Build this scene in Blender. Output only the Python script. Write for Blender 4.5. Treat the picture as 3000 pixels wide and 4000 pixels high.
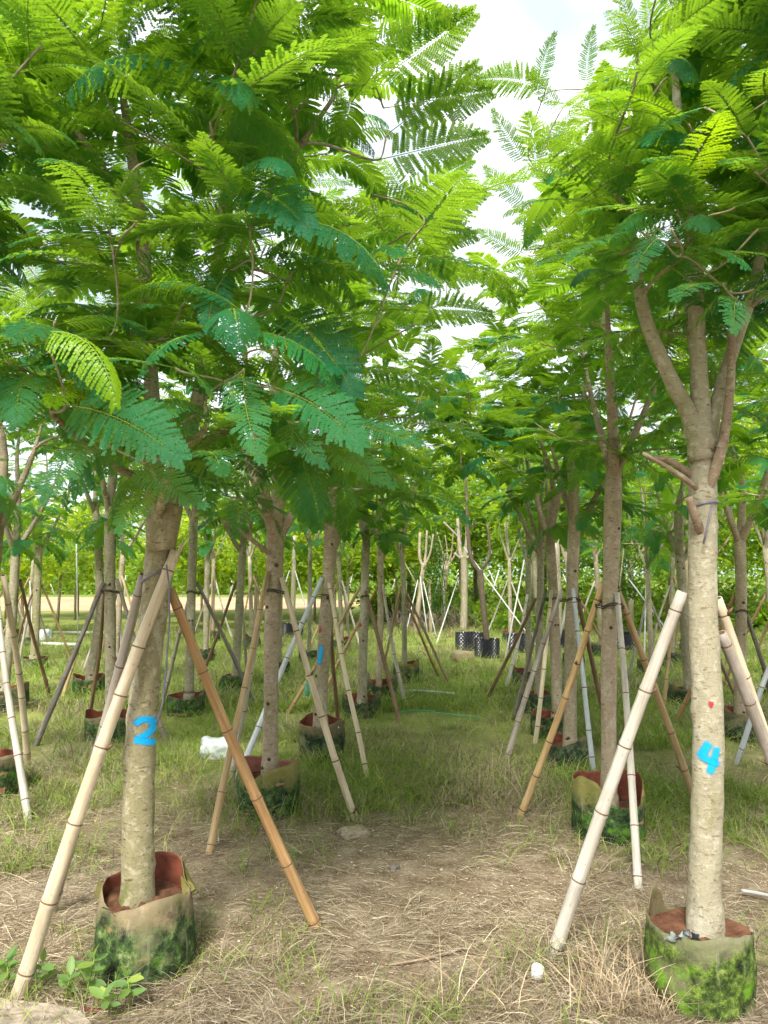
import bpy, math, random
import numpy as np
from mathutils import Vector, Matrix, Quaternion

sc = bpy.context.scene
for o in list(bpy.data.objects):
    bpy.data.objects.remove(o)
R = math.radians

# ------------------------------------------------------------------ camera
cam_d = bpy.data.cameras.new('camera')
cam_d.sensor_fit = 'VERTICAL'
cam_d.sensor_height = 24.0
cam_d.lens = 24.0 * 2965.0 / 4000.0
cam_d.clip_start = 0.05
cam_d.clip_end = 1500.0
cam = bpy.data.objects.new('camera', cam_d)
sc.collection.objects.link(cam)
cam.location = (0, 0, 1.6)
cam.rotation_euler = (R(90 + 4.70), 0, 0)
sc.camera = cam

# ------------------------------------------------------------------ sky: bright overcast veil
SUN_EL, SUN_AZ = 47.0, 193.0          # azimuth clockwise from +Y: behind the camera, a little to the left
world = bpy.data.worlds.new('World')
sc.world = world
world.use_nodes = True
nt = world.node_tree
nt.nodes.clear()
wo = nt.nodes.new('ShaderNodeOutputWorld')
bg = nt.nodes.new('ShaderNodeBackground')
sky = nt.nodes.new('ShaderNodeTexSky')
sky.sky_type = 'NISHITA'
sky.sun_disc = False
sky.sun_elevation = R(SUN_EL)
sky.sun_rotation = R(SUN_AZ)
sky.air_density = 1.0
sky.dust_density = 4.0
tc = nt.nodes.new('ShaderNodeTexCoord')
mp = nt.nodes.new('ShaderNodeMapping')
mp.inputs['Scale'].default_value = (1.0, 1.0, 2.2)
nz = nt.nodes.new('ShaderNodeTexNoise')
nz.inputs['Scale'].default_value = 2.2
nz.inputs['Detail'].default_value = 5.0
nz.inputs['Roughness'].default_value = 0.5
cr = nt.nodes.new('ShaderNodeValToRGB')
cr.color_ramp.elements[0].position = 0.42
cr.color_ramp.elements[0].color = (4.2, 4.7, 5.3, 1)
cr.color_ramp.elements[1].position = 0.62
cr.color_ramp.elements[1].color = (8.6, 8.9, 9.3, 1)
mx = nt.nodes.new('ShaderNodeMixRGB')
mx.inputs['Fac'].default_value = 0.88
nt.links.new(tc.outputs['Generated'], mp.inputs['Vector'])
nt.links.new(mp.outputs['Vector'], nz.inputs['Vector'])
nt.links.new(nz.outputs['Fac'], cr.inputs['Fac'])
nt.links.new(sky.outputs['Color'], mx.inputs['Color1'])
nt.links.new(cr.outputs['Color'], mx.inputs['Color2'])
nt.links.new(mx.outputs['Color'], bg.inputs['Color'])
bg.inputs['Strength'].default_value = 0.1
nt.links.new(bg.outputs['Background'], wo.inputs['Surface'])

# ------------------------------------------------------------------ hazy sun
sun_d = bpy.data.lights.new('sun', 'SUN')
sun_d.energy = 3.0
sun_d.angle = R(16)
sun_d.color = (1.0, 0.965, 0.91)
sun = bpy.data.objects.new('sun', sun_d)
sc.collection.objects.link(sun)
az, el = R(SUN_AZ), R(SUN_EL)
sdir = Vector((math.sin(az) * math.cos(el), math.cos(az) * math.cos(el), math.sin(el)))
sun.rotation_euler = sdir.to_track_quat('Z', 'Y').to_euler()

# ------------------------------------------------------------------ exposure and render settings
vs = sc.view_settings
vs.view_transform = 'Standard'
vs.look = 'None'
vs.exposure = 1.25
vs.gamma = 1.0
vs.use_curve_mapping = False
sc.render.engine = 'CYCLES'
cy = sc.cycles
cy.use_adaptive_sampling = True
cy.adaptive_threshold = 0.06
cy.adaptive_min_samples = 20
cy.max_bounces = 6
cy.diffuse_bounces = 4
cy.glossy_bounces = 2
cy.transmission_bounces = 8
cy.transparent_max_bounces = 12
cy.caustics_reflective = False
cy.caustics_refractive = False
cy.use_denoising = True

# ------------------------------------------------------------------ helpers
COL = sc.collection
rnd = random.Random(7)

def tag(o, label=None, cat=None, group=None, kind=None):
    if label: o['label'] = label
    if cat: o['category'] = cat
    if group: o['group'] = group
    if kind: o['kind'] = kind
    return o

def empty(name, loc, label, cat, group=None):
    o = bpy.data.objects.new(name, None)
    COL.objects.link(o)
    o.location = loc
    o.empty_display_size = 0.1
    return tag(o, label, cat, group)

def link(name, mesh, parent=None, loc=None):
    o = bpy.data.objects.new(name, mesh)
    COL.objects.link(o)
    if parent is not None:
        o.parent = parent
    if loc is not None:
        o.location = loc
    return o

class MB:
    """collects vertices and faces of ONE mesh"""
    def __init__(self):
        self.v, self.f, self.m, self.c = [], [], [], []
        self.col = None
    def add(self, verts, faces, mi=0):
        b = len(self.v)
        self.v.extend([tuple(p) for p in verts])
        for f in faces:
            self.f.append(tuple(i + b for i in f))
            self.m.append(mi)
        return b
    def box(self, c, s, mi=0, M=None):
        x, y, z = s[0] / 2, s[1] / 2, s[2] / 2
        vs_ = [Vector((a * x, b * y, d * z)) for a in (-1, 1) for b in (-1, 1) for d in (-1, 1)]
        if M is not None:
            vs_ = [M @ v for v in vs_]
        vs_ = [v + Vector(c) for v in vs_]
        self.add(vs_, [(0, 1, 3, 2), (4, 6, 7, 5), (0, 4, 5, 1), (2, 3, 7, 6), (0, 2, 6, 4), (1, 5, 7, 3)], mi)
    def tube(self, pts, rad, n=8, mi=0, cap=True, wob=0.0, seed=0):
        rg = random.Random(seed)
        pts = [Vector(p) for p in pts]
        T = []
        for i in range(len(pts)):
            a = pts[max(i - 1, 0)]
            b = pts[min(i + 1, len(pts) - 1)]
            d = (b - a)
            T.append(d.normalized() if d.length > 1e-9 else Vector((0, 0, 1)))
        up = Vector((1, 0, 0)) if abs(T[0].x) < .8 else Vector((0, 1, 0))
        N = T[0].cross(up).normalized()
        vs_, fs = [], []
        for i, p in enumerate(pts):
            if i:
                q = T[i - 1].rotation_difference(T[i])
                N = (q @ N).normalized()
            B = T[i].cross(N)
            for k in range(n):
                a = 2 * math.pi * k / n
                r = rad[i] * (1 + (rg.uniform(-wob, wob) if wob else 0))
                vs_.append(p + (N * math.cos(a) + B * math.sin(a)) * r)
        for i in range(len(pts) - 1):
            for k in range(n):
                k2 = (k + 1) % n
                fs.append((i * n + k, i * n + k2, (i + 1) * n + k2, (i + 1) * n + k))
        if cap:
            fs.append(tuple(range(n - 1, -1, -1)))
            fs.append(tuple((len(pts) - 1) * n + k for k in range(n)))
        self.add(vs_, fs, mi)
    def mesh(self, name, mats, smooth=True):
        me = bpy.data.meshes.new(name)
        me.from_pydata(self.v, [], self.f)
        for m in (mats if isinstance(mats, (list, tuple)) else [mats]):
            me.materials.append(m)
        me.polygons.foreach_set('material_index', self.m)
        me.polygons.foreach_set('use_smooth', [smooth] * len(self.f))
        me.update()
        return me

def np_mesh(name, V, F, mat, colors=None, smooth=False):
    """V (n,3), F list of (m,k) int arrays; colors per vertex (n,3)"""
    me = bpy.data.meshes.new(name)
    V = np.asarray(V, dtype=np.float32)
    me.vertices.add(len(V))
    me.vertices.foreach_set('co', V.ravel())
    loops = np.concatenate([np.asarray(f, dtype=np.int32).ravel() for f in F])
    tot = np.concatenate([np.full(len(f), f.shape[1], dtype=np.int32) for f in F])
    start = np.concatenate([[0], np.cumsum(tot)[:-1]]).astype(np.int32)
    me.loops.add(len(loops))
    me.loops.foreach_set('vertex_index', loops)
    me.polygons.add(len(tot))
    me.polygons.foreach_set('loop_start', start)
    try:
        me.polygons.foreach_set('loop_total', tot)
    except Exception:
        pass
    me.polygons.foreach_set('use_smooth', np.full(len(tot), smooth, dtype=bool))
    if colors is not None:
        ca = me.color_attributes.new('tint', 'FLOAT_COLOR', 'POINT')
        cc = np.ones((len(V), 4), dtype=np.float32)
        cc[:, :3] = colors
        ca.data.foreach_set('color', cc.ravel())
    me.materials.append(mat)
    me.update(calc_edges=True)
    me.validate()
    return me

def catmull(P, n):
    """smooth a polyline of tuples (any dimension) to n samples"""
    P = np.array(P, dtype=float)
    if len(P) == 2:
        t = np.linspace(0, 1, n)[:, None]
        return P[0] * (1 - t) + P[1] * t
    Q = np.vstack([2 * P[0] - P[1], P, 2 * P[-1] - P[-2]])
    out = []
    for u in np.linspace(0, len(P) - 1 - 1e-9, n):
        i = int(u)
        t = u - i
        a, b, c, d = Q[i], Q[i + 1], Q[i + 2], Q[i + 3]
        out.append(.5 * ((2 * b) + (-a + c) * t + (2 * a - 5 * b + 4 * c - d) * t * t + (-a + 3 * b - 3 * c + d) * t ** 3))
    return np.array(out)

def vnoise(x, y, seed=0, scale=1.0):
    """2-D value noise, numpy arrays"""
    x = np.asarray(x) / scale + 1000.0
    y = np.asarray(y) / scale + 1000.0
    xi, yi = np.floor(x).astype(np.int64), np.floor(y).astype(np.int64)
    fx, fy = x - xi, y - yi
    fx, fy = fx * fx * (3 - 2 * fx), fy * fy * (3 - 2 * fy)
    def h(a, b):
        n = (a * 374761393 + b * 668265263 + seed * 974634777) & 0x7fffffff
        n = ((n ^ (n >> 13)) * 1274126177) & 0x7fffffff
        return ((n ^ (n >> 16)) & 0xffff) / 65535.0
    return (h(xi, yi) * (1 - fx) + h(xi + 1, yi) * fx) * (1 - fy) + (h(xi, yi + 1) * (1 - fx) + h(xi + 1, yi + 1) * fx) * fy

# ------------------------------------------------------------------ materials
class NT:
    def __init__(self, name):
        self.m = bpy.data.materials.new(name)
        self.m.use_nodes = True
        self.t = self.m.node_tree
        self.t.nodes.clear()
        self.out = self.t.nodes.new('ShaderNodeOutputMaterial')
    def n(self, kind, **kw):
        nd = self.t.nodes.new('ShaderNode' + kind)
        for k, v in kw.items():
            if k.startswith('i_'):
                nd.inputs[k[2:].replace('_', ' ')].default_value = v
            else:
                setattr(nd, k, v)
        return nd
    def l(self, a, b):
        self.t.links.new(a, b)
    def ramp(self, src, stops):
        r = self.n('ValToRGB')
        e = r.color_ramp.elements
        while len(e) > 1:
            e.remove(e[-1])
        e[0].position, e[0].color = stops[0][0], (*stops[0][1], 1) if len(stops[0][1]) == 3 else stops[0][1]
        for p, c in stops[1:]:
            k = e.new(p)
            k.color = (*c, 1)
        self.l(src, r.inputs['Fac'])
        return r.outputs['Color']
    def coords(self, scale=(1, 1, 1), rand=30.0):
        t = self.n('TexCoord')
        v = t.outputs['Object']
        if rand:
            oi = self.n('ObjectInfo')
            mu = self.n('Math', operation='MULTIPLY')
            mu.inputs[1].default_value = rand
            self.l(oi.outputs['Random'], mu.inputs[0])
            ad = self.n('VectorMath', operation='ADD')
            self.l(v, ad.inputs[0])
            self.l(mu.outputs[0], ad.inputs[1])
            v = ad.outputs[0]
        m = self.n('Mapping')
        m.inputs['Scale'].default_value = scale
        self.l(v, m.inputs['Vector'])
        return m.outputs['Vector']
    def noise(self, vec, scale, detail=4, rough=.55, dist=0.0):
        z = self.n('TexNoise')
        z.inputs['Scale'].default_value = scale
        z.inputs['Detail'].default_value = detail
        z.inputs['Roughness'].default_value = rough
        z.inputs['Distortion'].default_value = dist
        self.l(vec, z.inputs['Vector'])
        return z.outputs['Fac']
    def mix(self, fac, a, b, mode='MIX'):
        m = self.n('MixRGB', blend_type=mode)
        for s, i in ((fac, 0), (a, 1), (b, 2)):
            if hasattr(s, 'node'):
                self.l(s, m.inputs[i])
            elif isinstance(s, (int, float)):
                m.inputs[i].default_value = s
            else:
                m.inputs[i].default_value = (*s, 1)
        return m.outputs[0]
    def math(self, op, a, b=0.0, clamp=False):
        m = self.n('Math', operation=op, use_clamp=clamp)
        for s, i in ((a, 0), (b, 1)):
            if hasattr(s, 'node'):
                self.l(s, m.inputs[i])
            else:
                m.inputs[i].default_value = s
        return m.outputs[0]
    def bump(self, h, strength=.4, dist=.01):
        b = self.n('Bump')
        b.inputs['Strength'].default_value = strength
        b.inputs['Distance'].default_value = dist
        self.l(h, b.inputs['Height'])
        return b.outputs['Normal']
    def principled(self, color, rough=.7, spec=.3, normal=None, alpha=None):
        p = self.n('BsdfPrincipled')
        if hasattr(color, 'node'):
            self.l(color, p.inputs['Base Color'])
        else:
            p.inputs['Base Color'].default_value = (*color, 1)
        if hasattr(rough, 'node'):
            self.l(rough, p.inputs['Roughness'])
        else:
            p.inputs['Roughness'].default_value = rough
        p.inputs['Specular IOR Level'].default_value = spec
        if normal is not None:
            self.l(normal, p.inputs['Normal'])
        if alpha is not None:
            self.l(alpha, p.inputs['Alpha'])
        return p.outputs[0]
    def done(self, shader):
        self.l(shader, self.out.inputs['Surface'])
        return self.m

def plain(name, color, rough=.6, spec=.3, var=.25, scale=30, bump=.15):
    t = NT(name)
    v = t.coords()
    f = t.noise(v, scale, 5, .6)
    d = tuple(max(c * (1 - var), 0) for c in color)
    b = tuple(min(c * (1 + var), 1) for c in color)
    c = t.ramp(f, [(.3, d), (.7, b)])
    return t.done(t.principled(c, rough, spec, t.bump(f, bump, .004)))

def leaf_mat(name, top, trans, rib=False, var=.35, fac=.42, rough=.42, attr=False, spec=.45):
    """leaf blade: reflecting layer + light shining through it"""
    t = NT(name)
    oi = t.n('ObjectInfo')
    if attr:
        a = t.n('VertexColor')
        a.layer_name = 'tint'
        ctop = t.mix(1.0, top, a.outputs['Color'], 'MULTIPLY')
        ctr = t.mix(1.0, trans, a.outputs['Color'], 'MULTIPLY')
    else:
        lo = tuple(c * (1 - var) for c in top)
        hi = (top[0] * (1 + 2.2 * var), top[1] * (1 + var), top[2] * (1 + .2 * var))
        ctop = t.ramp(oi.outputs['Random'], [(0, lo), (.55, top), (.93, hi), (1, (hi[0] * 1.6, hi[1] * 1.25, hi[2]))])
        lo = tuple(c * (1 - var * .7) for c in trans)
        hi = (trans[0] * (1 + var * .8), trans[1] * (1 + var * .4), trans[2])
        ctr = t.ramp(oi.outputs['Random'], [(0, lo), (.55, trans), (1, hi)])
    v = t.coords(rand=20)
    nn = t.noise(v, 14, 3)
    ctop = t.mix(t.math('MULTIPLY', nn, .5), ctop, (top[0] * .6, top[1] * .65, top[2] * .7))
    p = t.principled(ctop, rough, spec)
    tr = t.n('BsdfTranslucent')
    t.l(ctr, tr.inputs['Color'])
    ms = t.n('MixShader')
    ms.inputs[0].default_value = fac
    t.l(p, ms.inputs[1])
    t.l(tr.outputs[0], ms.inputs[2])
    return t.done(ms.outputs[0])

def bark_mat(name, base, pale, olive, dark, lent=.5, bumps=.5):
    t = NT(name)
    v = t.coords()
    vs_ = t.coords((1, 1, .45))
    vh = t.coords((1, 1, 2.4))
    big = t.noise(vs_, 7, 4, .6, .4)
    med = t.noise(v, 28, 5, .65)
    lin = t.noise(vh, 30, 6, .7)
    c = t.ramp(big, [(.34, olive), (.45, base), (.57, base), (.68, pale)])
    c = t.mix(t.ramp(med, [(.53, (0, 0, 0)), (.62, (.6, .6, .6))]), c, pale)
    c = t.mix(t.ramp(lin, [(.56, (0, 0, 0)), (.64, (lent, lent, lent))]), c, dark)
    crk = t.noise(t.coords((1, 1, .5)), 16, 5, .75, 1.2)
    c = t.mix(t.ramp(crk, [(.485, (0, 0, 0)), (.5, (.45, .45, .45)), (.515, (0, 0, 0))]), c, dark)
    sca = t.n('TexVoronoi')
    sca.inputs['Scale'].default_value = 11
    t.l(vh, sca.inputs['Vector'])
    c = t.mix(t.ramp(sca.outputs['Distance'], [(.05, (.6, .6, .6)), (.11, (0, 0, 0))]), c, dark)
    lit = t.noise(t.coords((1, 1, 6)), 55, 3, .6)
    c = t.mix(t.ramp(lit, [(.62, (0, 0, 0)), (.74, (.5, .5, .5))]), c, tuple(min(1, p * 1.25) for p in pale))
    h = t.math('ADD', t.math('MULTIPLY', lin, .7), t.math('MULTIPLY', med, .5))
    return t.done(t.principled(c, .8, .2, t.bump(h, bumps * .6, .008)))

def bamboo_mat(name, base, dark, light):
    t = NT(name)
    st = t.noise(t.coords((1, 1, .035)), 60, 4, .6)
    bl = t.noise(t.coords((1, 1, .5)), 9, 5, .65)
    sp = t.noise(t.coords((1, 1, .6)), 70, 3, .5)
    c = t.ramp(st, [(.25, dark), (.5, base), (.75, light)])
    lg = t.noise(t.coords((1, 1, .35)), 4.5, 5, .7)
    c = t.mix(t.ramp(lg, [(.50, (0, 0, 0)), (.64, (.65, .65, .65))]), c, (dark[0] * .75, dark[1] * .75, dark[2] * .8))
    c = t.mix(t.ramp(bl, [(.42, (0, 0, 0)), (.72, (.6, .6, .6))]), c, tuple(x * .8 for x in base))
    c = t.mix(t.ramp(bl, [(.2, (.55, .55, .55)), (.4, (0, 0, 0))]), c, light)
    c = t.mix(t.ramp(sp, [(.66, (0, 0, 0)), (.72, (.6, .6, .6))]), c, tuple(x * .55 for x in dark))
    return t.done(t.principled(c, .55, .3, t.bump(st, .35, .004)))

M = {}
LEAF_COL = dict(top=(.010, .145, .064), trans=(.36, .60, .024), fac=.50, spec=.14, rough=.5)
M['leaf'] = leaf_mat('leaf_green', var=.28, **LEAF_COL)
M['leaf_mass'] = leaf_mat('leaf_green_mass', attr=True, **LEAF_COL)
M['leaf_young'] = leaf_mat('leaf_young_yellow', (.20, .40, .012), (.42, .68, .012), fac=.5)
M['leaf_wilt'] = leaf_mat('leaf_wilted_orange', (.42, .17, .015), (.5, .22, .01))
M['rachis'] = plain('leaf_rachis', (.17, .24, .035), .6, .3)
M['broad'] = leaf_mat('broad_leaf', (.10, .20, .02), (.42, .58, .03), attr=True, fac=.45, rough=.5)
M['bark_olive'] = bark_mat('bark_olive', (.25, .225, .12), (.43, .39, .27), (.155, .17, .05), (.10, .075, .04), .9, 1.1)
M['bark_pale'] = bark_mat('bark_pale', (.33, .30, .20), (.48, .45, .34), (.25, .235, .125), (.17, .12, .07), .85, 1.1)
M['bark_brown'] = bark_mat('bark_brown', (.32, .26, .175), (.46, .40, .29), (.25, .22, .12), (.12, .08, .05), .75, .8)
M['bark_grey'] = bark_mat('bark_grey', (.30, .265, .175), (.44, .41, .30), (.18, .18, .08), (.085, .062, .04), .75, .8)
M['bark_dark'] = bark_mat('bark_dark', (.11, .085, .055), (.20, .16, .11), (.08, .065, .04), (.04, .03, .02), .75, .8)
M['bark_dead'] = bark_mat('bark_dead', (.27, .20, .13), (.44, .37, .27), (.17, .12, .08), (.07, .045, .03), .7, .8)
M['knot'] = plain('bark_knot', (.085, .055, .03), .9, .1, .5, 60)
M['cut_wood'] = plain('cut_wood', (.52, .36, .17), .8, .1)
M['node'] = plain('bamboo_node', (.16, .105, .06), .8, .1, .5, 60)
BAM = {
    'cream': ((.57, .47, .31), (.40, .31, .19), (.72, .66, .52)),
    'white': ((.50, .455, .375), (.34, .29, .22), (.64, .605, .53)),
    'silver': ((.40, .35, .28), (.25, .21, .17), (.56, .53, .47)),
    'orange': ((.40, .235, .095), (.20, .10, .045), (.55, .40, .22)),
    'gold': ((.44, .30, .13), (.26, .16, .065), (.60, .48, .29)),
    'tan': ((.38, .26, .12), (.22, .14, .07), (.52, .42, .26)),
    'brown': ((.20, .125, .065), (.11, .065, .035), (.32, .23, .14)),
    'grey': ((.27, .24, .18), (.16, .13, .10), (.40, .37, .31)),
    'dark': ((.17, .15, .125), (.085, .07, .06), (.30, .28, .25)),
    'blue': ((.42, .45, .45), (.30, .31, .31), (.56, .60, .62)),
}
for k, v in BAM.items():
    M['bam_' + k] = bamboo_mat('bamboo_' + k, *v)
M['soil'] = plain('soil_red', (.13, .062, .036), .95, .05, .5, 25, .8)
M['blue_paint'] = None
M['strap'] = plain('plastic_strap', (.16, .15, .19), .4, .5)
M['foam'] = plain('white_foam', (.50, .55, .53), .6, .3, .35, 14, .6)
M['white_plastic'] = plain('white_plastic', (.80, .80, .78), .35, .5, .06)
M['pole'] = plain('pale_pole', (.46, .46, .42), .5, .3, .25, 6)
M['sky_dark'] = None

def paint_mat(name, color):
    t = NT(name)
    a = t.n('VertexColor')
    a.layer_name = 'tint'
    n = t.noise(t.coords(rand=0), 180, 3, .6)
    al = t.math('MULTIPLY', a.outputs['Color'], t.math('ADD', n, .75), True)
    al = t.math('SMOOTH_MIN', al, 1.0)
    return t.done(t.principled(color, .55, .3, None, al))
M['paint_blue'] = paint_mat('spray_paint_blue', (.0, .36, .72))
M['paint_red'] = paint_mat('spray_paint_red', (.45, .03, .05))

# ------------------------------------------------------------------ where things stand (metres): base x, y, trunk line (x, y, z, radius)
TREES = {
  'A1': (-0.99, 3.272, [(-1.025, 3.272, 0.229, 0.0673), (-1.029, 3.272, 0.579, 0.0651), (-1.025, 3.272, 0.92, 0.0623), (-1.003, 3.272, 1.267, 0.0585), (-0.981, 3.272, 1.484, 0.0585), (-0.959, 3.272, 1.781, 0.064)]),
  'A2': (-0.789, 5.289, [(-0.775, 5.289, 0.305, 0.0517), (-0.775, 5.289, 0.975, 0.0517), (-0.767, 5.289, 1.501, 0.0553), (-0.754, 5.289, 1.892, 0.066)]),
  'A3': (-0.543, 6.802, [(-0.558, 6.802, 0.308, 0.0596), (-0.523, 6.802, 1.133, 0.0574), (-0.481, 6.802, 1.815, 0.0596), (-0.467, 6.802, 2.021, 0.0688)]),
  'A4': (-0.254, 8.722, [(-0.246, 8.722, 0.199, 0.0544), (-0.228, 8.722, 1.146, 0.05), (-0.206, 8.722, 2.022, 0.0441)]),
  'A5': (-0.023, 9.859, [(-0.065, 9.859, 0.145, 0.0432), (-0.043, 9.859, 1.251, 0.0399), (-0.05, 9.859, 1.878, 0.0432)]),
  'A6': (0.324, 11.476, [(0.305, 11.476, 0.094, 0.0426), (0.3, 11.476, 1.385, 0.0387), (0.263, 11.476, 1.962, 0.0387)]),
  'B0': (-2.864, 5.647, [(-2.874, 5.647, 0.235, 0.0476), (-2.903, 5.647, 1.119, 0.0457), (-2.882, 5.647, 1.969, 0.0476)]),
  'B1': (-4.469, 9.126, [(-4.491, 9.126, 0.253, 0.0554), (-4.435, 9.126, 1.125, 0.0554), (-4.425, 9.126, 1.95, 0.0554)]),
  'B2': (-2.672, 7.525, [(-2.661, 7.525, 0.244, 0.0558), (-2.695, 7.525, 1.208, 0.0533), (-2.726, 7.525, 2.27, 0.0533)]),
  'B3': (-3.927, 10.272, [(-3.91, 10.272, 0.218, 0.0624), (-3.823, 10.272, 1.065, 0.0589), (-3.86, 10.272, 1.924, 0.052), (-3.923, 10.272, 2.515, 0.045)]),
  'B4': (-5.974, 13.181, [(-5.996, 13.181, 0.217, 0.0711), (-5.991, 13.181, 2.105, 0.0622)]),
  'B5': (-2.279, 8.879, [(-2.245, 8.879, 0.231, 0.0539), (-2.241, 8.879, 1.434, 0.0509), (-2.231, 8.879, 2.27, 0.0509)]),
  'B6': (-2.084, 10.606, [(-2.038, 10.606, 0.173, 0.0608), (-2.0, 10.606, 1.401, 0.0537), (-1.967, 10.606, 2.042, 0.0501)]),
  'B7': (-3.345, 14.346, [(-3.333, 14.346, 0.165, 0.0532), (-3.326, 14.346, 2.053, 0.0484)]),
  'B8': (-1.369, 13.936, [(-1.361, 13.936, 0.138, 0.0423), (-1.354, 13.936, 2.181, 0.0376)]),
  'B9': (-1.662, 12.193, [(-1.664, 12.193, 0.16, 0.0411), (-1.646, 12.193, 2.191, 0.037)]),
  'C1': (1.212, 3.051, [(1.241, 3.051, 0.273, 0.0617), (1.264, 3.051, 0.745, 0.0592), (1.278, 3.051, 1.04, 0.0581), (1.274, 3.051, 1.441, 0.0556), (1.287, 3.051, 1.903, 0.0535), (1.293, 3.051, 2.164, 0.0504)]),
  'C2': (1.387, 4.833, [(1.396, 4.833, 0.215, 0.0505), (1.419, 4.833, 1.188, 0.0473), (1.466, 4.833, 2.08, 0.053), (1.479, 4.833, 2.295, 0.0473)]),
  'C3': (1.564, 6.577, [(1.581, 6.577, 0.202, 0.0555), (1.622, 6.577, 1.477, 0.0521), (1.657, 6.577, 2.074, 0.051)]),
  'C4': (1.68, 7.823, [(1.756, 7.823, 0.19, 0.0554), (1.733, 7.823, 1.453, 0.0501), (1.704, 7.823, 2.032, 0.0475)]),
  'C5': (1.767, 9.042, [(1.809, 9.042, 0.177, 0.0457), (1.86, 9.042, 1.582, 0.0396), (1.867, 9.042, 1.977, 0.0396)]),
  'C6': (2.044, 11.086, [(2.086, 11.086, 0.145, 0.0449), (2.1, 11.086, 1.95, 0.0374)]),
  'D1': (4.196, 12.193, [(4.241, 12.193, 0.16, 0.0411), (4.218, 12.193, 1.78, 0.0411)]),
  'D2': (3.665, 9.388, [(3.708, 9.388, 0.184, 0.0602), (3.671, 9.388, 1.424, 0.057), (3.652, 9.388, 1.833, 0.057)]),
  'D3': (3.492, 7.525, [(3.464, 7.525, 0.244, 0.0571), (3.518, 7.525, 1.334, 0.0558), (3.53, 7.525, 1.964, 0.0508)]),
  'E0': (3.287, 6.057, [(3.295, 6.057, 0.195, 0.0531), (3.373, 6.057, 1.893, 0.049)]),
}
STAKES = [
  ('A1',(-1.401,3.007),(-0.900,3.227,1.669),'cream',0.030),
  ('A1',(-1.617,3.803),(-1.062,3.323,1.549),'silver',0.026),
  ('A1',(-0.281,3.590),(-0.936,3.305,1.494),'orange',0.027),
  ('A2',(-1.012,4.509),(-0.801,5.217,1.563),'tan',0.023),
  ('A2',(-1.185,6.057),(-0.830,5.354,1.500),'white',0.023),
  ('A2',(-0.168,5.128),(-0.720,5.269,1.545),'cream',0.025),
  ('A3',(-1.179,6.181),(-0.573,6.748,1.519),'blue',0.026),
  ('A3',(-0.121,6.132),(-0.486,6.736,1.485),'cream',0.022),
  ('A3',(-0.444,7.621),(-0.500,6.878,1.379),'brown',0.022),
  ('A4',(-1.135,8.899),(-0.287,8.735,1.422),'tan',0.024),
  ('A4',(0.178,8.282),(-0.209,8.671,1.380),'brown',0.026),
  ('A5',(-0.832,10.181),(-0.086,9.882,1.398),'tan',0.024),
  ('A5',(0.278,9.126),(-0.010,9.804,1.433),'silver',0.024),
  ('A6',(0.976,11.086),(0.353,11.448,1.290),'brown',0.022),
  ('A6',(0.882,12.155),(0.347,11.519,1.192),'orange',0.022),
  ('A6',(-0.036,12.177),(0.251,11.527,1.384),'tan',0.022),
  ('B0',(-2.278,5.035),(-2.858,5.600,1.514),'white',0.025),
  ('B0',(-2.987,6.534),(-2.788,5.716,1.550),'cream',0.028),
  ('B1',(-4.314,9.994),(-4.394,9.200,1.514),'brown',0.024),
  ('B2',(-3.293,7.282),(-2.731,7.496,1.497),'dark',0.027),
  ('B2',(-2.100,7.525),(-2.641,7.525,1.529),'grey',0.024),
  ('B2',(-3.154,8.253),(-2.779,7.585,1.433),'brown',0.022),
  ('B3',(-4.094,9.761),(-3.819,10.206,1.409),'tan',0.022),
  ('B4',(-6.440,13.548),(-6.036,13.235,1.463),'white',0.024),
  ('B4',(-5.629,13.896),(-5.941,13.257,1.396),'tan',0.024),
  ('B4',(-6.621,13.704),(-6.076,13.234,1.352),'brown',0.022),
  ('B5',(-2.782,9.607),(-2.261,8.937,1.433),'silver',0.026),
  ('B5',(-1.538,9.366),(-2.171,8.920,1.463),'dark',0.026),
  ('B6',(-2.635,10.840),(-2.077,10.631,1.454),'brown',0.024),
  ('B6',(-2.007,11.402),(-1.990,10.677,1.454),'silver',0.022),
  ('C1',(0.694,3.335),(1.216,3.086,1.511),'white',0.030),
  ('C1',(2.027,3.415),(1.358,3.084,1.455),'cream',0.026),
  ('C1',(1.998,3.467),(1.362,3.090,1.347),'silver',0.028),
  ('C2',(0.895,5.234),(1.393,4.874,1.492),'gold',0.025),
  ('C2',(1.298,4.012),(1.459,4.767,1.439),'white',0.022),
  ('C2',(2.151,5.266),(1.510,4.869,1.444),'tan',0.026),
  ('C3',(1.073,6.849),(1.534,6.609,1.436),'silver',0.026),
  ('C3',(1.674,6.170),(1.616,6.508,1.446),'blue',0.022),
  ('C3',(2.134,7.206),(1.680,6.632,1.436),'brown',0.024),
  ('C4',(1.446,7.448),(1.701,7.768,1.403),'cream',0.024),
  ('C4',(1.420,8.612),(1.661,7.886,1.400),'dark',0.022),
  ('C5',(1.250,9.665),(1.797,9.084,1.293),'brown',0.022),
  ('C6',(1.637,10.492),(2.073,11.038,1.283),'white',0.026),
  ('D1',(4.398,12.834),(4.246,12.250,1.064),'cream',0.022),
  ('D1',(3.630,11.524),(4.133,12.149,1.170),'dark',0.022),
  ('D1',(4.812,12.767),(4.285,12.234,1.167),'grey',0.022),
  ('D2',(4.329,9.299),(3.772,9.378,1.268),'brown',0.024),
  ('D2',(3.327,9.212),(3.607,9.354,1.331),'tan',0.022),
  ('D3',(3.073,8.248),(3.486,7.589,1.382),'orange',0.024),
  ('D3',(4.148,8.060),(3.600,7.574,1.206),'dark',0.026),
  ('E0',(2.968,6.577),(3.299,6.113,1.384),'blue',0.024),
]

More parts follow.
